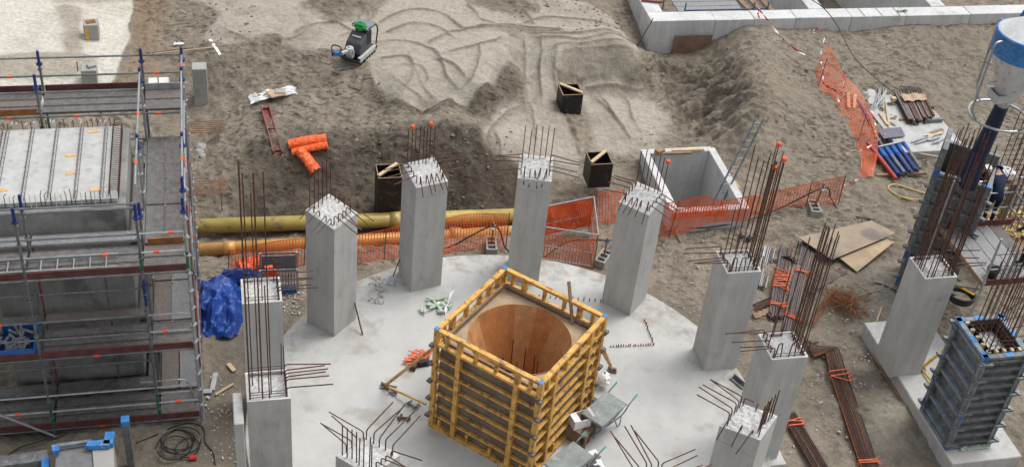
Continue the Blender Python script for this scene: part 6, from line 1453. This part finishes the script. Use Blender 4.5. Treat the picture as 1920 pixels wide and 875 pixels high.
for i, (px, py) in enumerate(((794, 684), (776, 688))):
    o = thing('scrap_block', ['dark steel block between the orange straps and the formwork', 'rusty block lying in front of the orange straps'][i], 'block', at(px, py, 0), .4+i); MB().box((0, 0, .08), (.3, .14, .16)).build('block_body', M['black'] if i == 0 else M['rust'], o, bevel=.01)
for i, (px, py, lab) in enumerate(((757, 785, 'rusty steel bracket lying on the slab left of the formwork'), (838, 800, 'grey clamp lying at the lower left corner of the formwork'), (737, 733, 'grey clamp beside the foot of the ochre prop'), (775, 760, 'grey clamp and strap end at the rear foot of the ochre prop'))):
    o = thing('steel_clamp', lab, 'clamp', at(px, py, .02), i*.9, 'clamps on the slab'); q = MB(); q.bar((-.16, 0, .03), (.16, .02, .03), .05, .05); q.bar((-.1, -.1, .04), (-.06, .1, .06), .05, .05); q.bar((.1, -.1, .04), (.14, .08, .06), .04, .05); q.build('clamp_body', M['rust'] if i == 0 else M['galv_d'], o, bevel=.006)
sh = thing('shovel', 'rusty long handled shovel leaning against the left face of the second ring column', 'shovel', at(733, 532, 0)); MB().tube([at(736, 520, .1), at(762, 455, .86)], .017, 7).build('handle', M['rust'], sh, world=True)
q = MB(); q.bar(at(731, 533, .02), at(737, 518, .16), .2, .02); q.build('blade', M['galv'], sh, world=True)
ro = thing('steel_rod', 'dark steel rod leaning on the right face of the corner turned column', 'rod', at(680, 626, 0)); MB().tube([at(680, 627, .02), at(655, 528, .95)], .02, 7).build('rod_bar', M['rust'], ro, world=True); MB().tube([at(656, 530, .93), at(654, 526, .98)], .034, 8).build('rod_head', M['rust'], ro, world=True)
rc = MB(); 
for k in range(13): p = at(1209+k*1.35, 602+k*3.6, 0); rc.tube([p-Vector((0, 0, .05)), p+Vector((RND.uniform(-.02, .02), 0, RND.uniform(.05, .09)))], .016, 5)
for k in range(18): p = at(1224-k*4.6, 647+k*.2, 0); rc.tube([p-Vector((0, 0, .05)), p+Vector((RND.uniform(-.02, .02), 0, RND.uniform(.05, .09)))], .016, 5)
o = thing('stub_row', 'short rusty stubs set in an L shape in the slab right of the formwork', 'rebar stubs', at(1224, 647, 0)); rc.build('stubs', M['rust_o'], o, world=True)
rc = MB()
for k in range(14): p = at(1000+k*10.5, 556+k*.8, 0); rc.tube([p-Vector((0, 0, .05)), p+Vector((0, 0, RND.uniform(.08, .12)))], .014, 5)
o = thing('stub_row', 'row of short dark stubs in the slab behind the formwork, left of the fourth column', 'rebar stubs', at(1000, 556, 0)); rc.build('stubs', M['rust'], o, world=True)
gb2 = thing('angle_iron', 'grey steel angle lying on the slab at the right foot of the capped column', 'steel angle', at(1385, 712, .02)); q = MB(); q.bar(at(1372, 706, .04), at(1396, 726, .04), .16, .03); q.bar(at(1376, 703, .1), at(1400, 723, .1), .03, .14); q.build('angle', M['galv_d'], gb2, world=True)

# ------------------------------------------------------------------ bottom left corner
gz_ = -.45
sf = thing('shutter_box', 'weathered formwork panel with sky blue ends standing at the bottom left edge', 'formwork', at(155, 850, .1), A0)
c0_ = at(160, 905, .3)
q = MB(); a, b, c_, d_ = at(108, 830, .75), at(172, 822, .75), at(176, 900, .75), at(100, 905, .75)
q.add([a, b, c_, d_]+[Vector((p.x, p.y, -.5)) for p in (a, b, c_, d_)], [(0, 1, 2, 3), (0, 4, 5, 1), (1, 5, 6, 2), (2, 6, 7, 3), (3, 7, 4, 0)]); q.build('dark_top', M['dark_block'], sf, world=True)
q = MB(); a, b, c_, d_ = at(172, 826, .8), at(212, 820, .8), at(216, 900, .8), at(178, 905, .8)
q.add([a, b, c_, d_]+[Vector((p.x, p.y, -.5)) for p in (a, b, c_, d_)], [(0, 1, 2, 3), (0, 4, 5, 1), (1, 5, 6, 2), (2, 6, 7, 3), (3, 7, 4, 0)]); q.build('pale_side', M['block_c'], sf, world=True)
for (a, b, w_) in (((163, 834), (206, 832), .16), ((203, 834), (207, 812), .2), ((98, 843), (110, 840), .2)): MB().bar(at(*a, .88), at(*b, .88), w_, .12).build('blue_end', M['blue_l'], sf, world=True)
for (a, b) in (((112, 836), (164, 828)),): MB().bar(at(*a, .86), at(*b, .86), .06, .08).build('frame_bar', M['form_b'], sf, world=True)
ub = thing('upright_beam', 'grey upright steel beam with a sky blue top left of the cable tangle', 'beam', at(246, 868, -.4), A0); hb_ = zat = 1.25
MB().box((0, 0, .45), (.16, .18, 1.8)).build('beam_shaft', M['form_g'], ub, bevel=.01); MB().box((0, 0, 1.38), (.175, .195, .14)).build('blue_end', M['blue_l'], ub)
sb_ = thing('formwork_edge', 'grey shutter edge with a sky blue end cut by the lower left picture edge', 'formwork', at(70, 872, .2), A0); MB().bar(at(-20, 882, .3), at(92, 866, .3), .3, .5).build('shutter_face', M['form_g'], sb_, world=True); MB().bar(at(78, 868, .57), at(92, 866, .57), .3, .06).build('blue_end', M['blue_l'], sb_, world=True)
q = MB(); R_ = random.Random(9)
c_ = gr(345, 838)
for k in range(5):
    rx, ry = R_.uniform(.25, .55), R_.uniform(.2, .5); ox, oy = R_.uniform(-.25, .25), R_.uniform(-.3, .25); ph = R_.uniform(0, 6)
    q.tube(curve([Vector((c_.x+ox+rx*math.cos(ph+g*.5), c_.y+oy+ry*math.sin(ph+g*.5), c_.z+.04+.015*k)) for g in range(13)], 3), .016, 5)
q.tube(curve([gr(255, 832, .04), gr(290, 818, .04), gr(330, 800, .04), gr(360, 795, .04), gr(382, 805, .04), gr(385, 830, .04), gr(400, 850, .04), gr(404, 872, .04)], 6), .016, 5)
q2_ = MB(); q2_.tube(curve([gr(0, 866, .05), gr(40, 840, .05), gr(80, 828, .05), gr(130, 806, .1)], 6), .016, 5); tag(q2_.build('power_cable', M['rubber']), 'short black cable curving in from the left picture edge below the scaffold', 'cable')
tag(q.build('cable_tangle', M['rubber']), 'tangle of black power cable on the ground in front of the scaffold corner', 'cable')
o = thing('power_plug', 'red power plug on the end of the black cable tangle', 'plug', gr(362, 861)); MB().tube([gr(356, 862, .07), gr(369, 860, .08)], .06, 10).build('plug_body', M['red'], o, world=True)
tg = thing('metal_offcut', 'bent pale metal strip lying at the right foot of the scaffold', 'metal strip', gr(395, 725)); q = MB(); q.bar(gr(380, 736, .05), gr(398, 736, .06), .14, .03); q.bar(gr(398, 734, .06), gr(405, 706, .14), .12, .03); q.build('strip', M['galv'], tg, world=True)
for i, (a, b) in enumerate((((404, 742), (438, 722)), ((428, 684), (440, 698)))):
    o = thing('timber_stick', ['long thin slat on the wet ground right of the bent metal strip', 'short broad slat on the ground below the blue tarpaulin'][i], 'slat', gr(*a)); MB().bar(gr(*a, .05), gr(*b, .06), .06+.05*i, .03).build('slat_board', M['timber'], o, world=True)
for i, px in enumerate(((376, 275), (374, 284), (380, 292))):
    p = gr(*px); o = thing('stone', ['largest grey stone on the sand beside the scaffold', 'middle of three grey stones on the sand beside the scaffold', 'smallest and lowest of three grey stones beside the scaffold'][i], 'stone', p); b_ = bmesh.new(); bmesh.ops.create_icosphere(b_, subdivisions=2, radius=.17-.035*i)
    for v in b_.verts: v.co *= 1+RND.uniform(-.18, .18); v.co.z *= .6
    me2 = bpy.data.meshes.new('stone_body'); b_.to_mesh(me2); b_.free(); me2.materials.append(M['block_c']); k = bpy.data.objects.new('stone_body', me2); COL.objects.link(k); k.parent = o
for k, (a, b) in enumerate((((1493, 636), (1532, 650)), ((1497, 648), (1535, 644)), ((1502, 628), (1520, 660)), ((1490, 655), (1528, 660)))):
    o = thing('loose_bar', 'thin rusty bar lying loose on the mud left of the long strapped bundle', 'bar', gr(*a), 0, 'loose bars on the mud'); MB().tube([gr(*a, .05+.01*k), gr(*b, .06+.01*k)], .013, 5).build('bar_body', M['rust'], o, world=True)
# ------------------------------------------------------------------ crumbs that nobody could count
R_ = random.Random(31)
def crumbs(name, n, areas, m, smin, smax):
    q = MB()
    for _ in range(n):
        x0, y0, x1, y1 = R_.choice(areas); p = gr(R_.uniform(x0, x1), R_.uniform(y0, y1))
        if math.hypot(p.x-CCX, p.y-CCY) < RSLAB+.05: p.z = 0.0
        s_ = R_.uniform(smin, smax)*(1 if R_.random() < .9 else 1.8)
        Rr = Matrix.Rotation(R_.uniform(0, 6), 3, 'Z') @ Matrix.Rotation(R_.uniform(-.5, .5), 3, 'X')
        q.box((p.x, p.y, p.z+s_*.3+.02), (s_*R_.uniform(.8, 2.2), s_*R_.uniform(.6, 1.3), s_*.6), R=Rr)
    o = q.build(name, M[m]); tag(o, kind='stuff'); return o
o = crumbs('mortar_crumbs', 900, [(1230, 430, 1330, 600), (1400, 640, 1660, 875), (1380, 430, 1700, 660), (1560, 580, 1700, 860), (380, 700, 450, 870), (520, 520, 570, 590), (1520, 660, 1640, 870), (1480, 380, 1740, 480), (690, 540, 720, 590)], 'rubble', .014, .036)
tag(o, 'scattered pale mortar crumbs and chips on the ground and slab edge', 'crumbs')
o = crumbs('soil_clods', 900, [(430, 120, 720, 280), (1200, 90, 1440, 280), (700, 280, 950, 400), (1440, 80, 1900, 330), (250, 0, 480, 120), (690, 190, 960, 290), (960, 0, 1200, 60)], 'clod', .02, .05)
tag(o, 'loose brown clods of soil on the sand banks', 'soil clods')
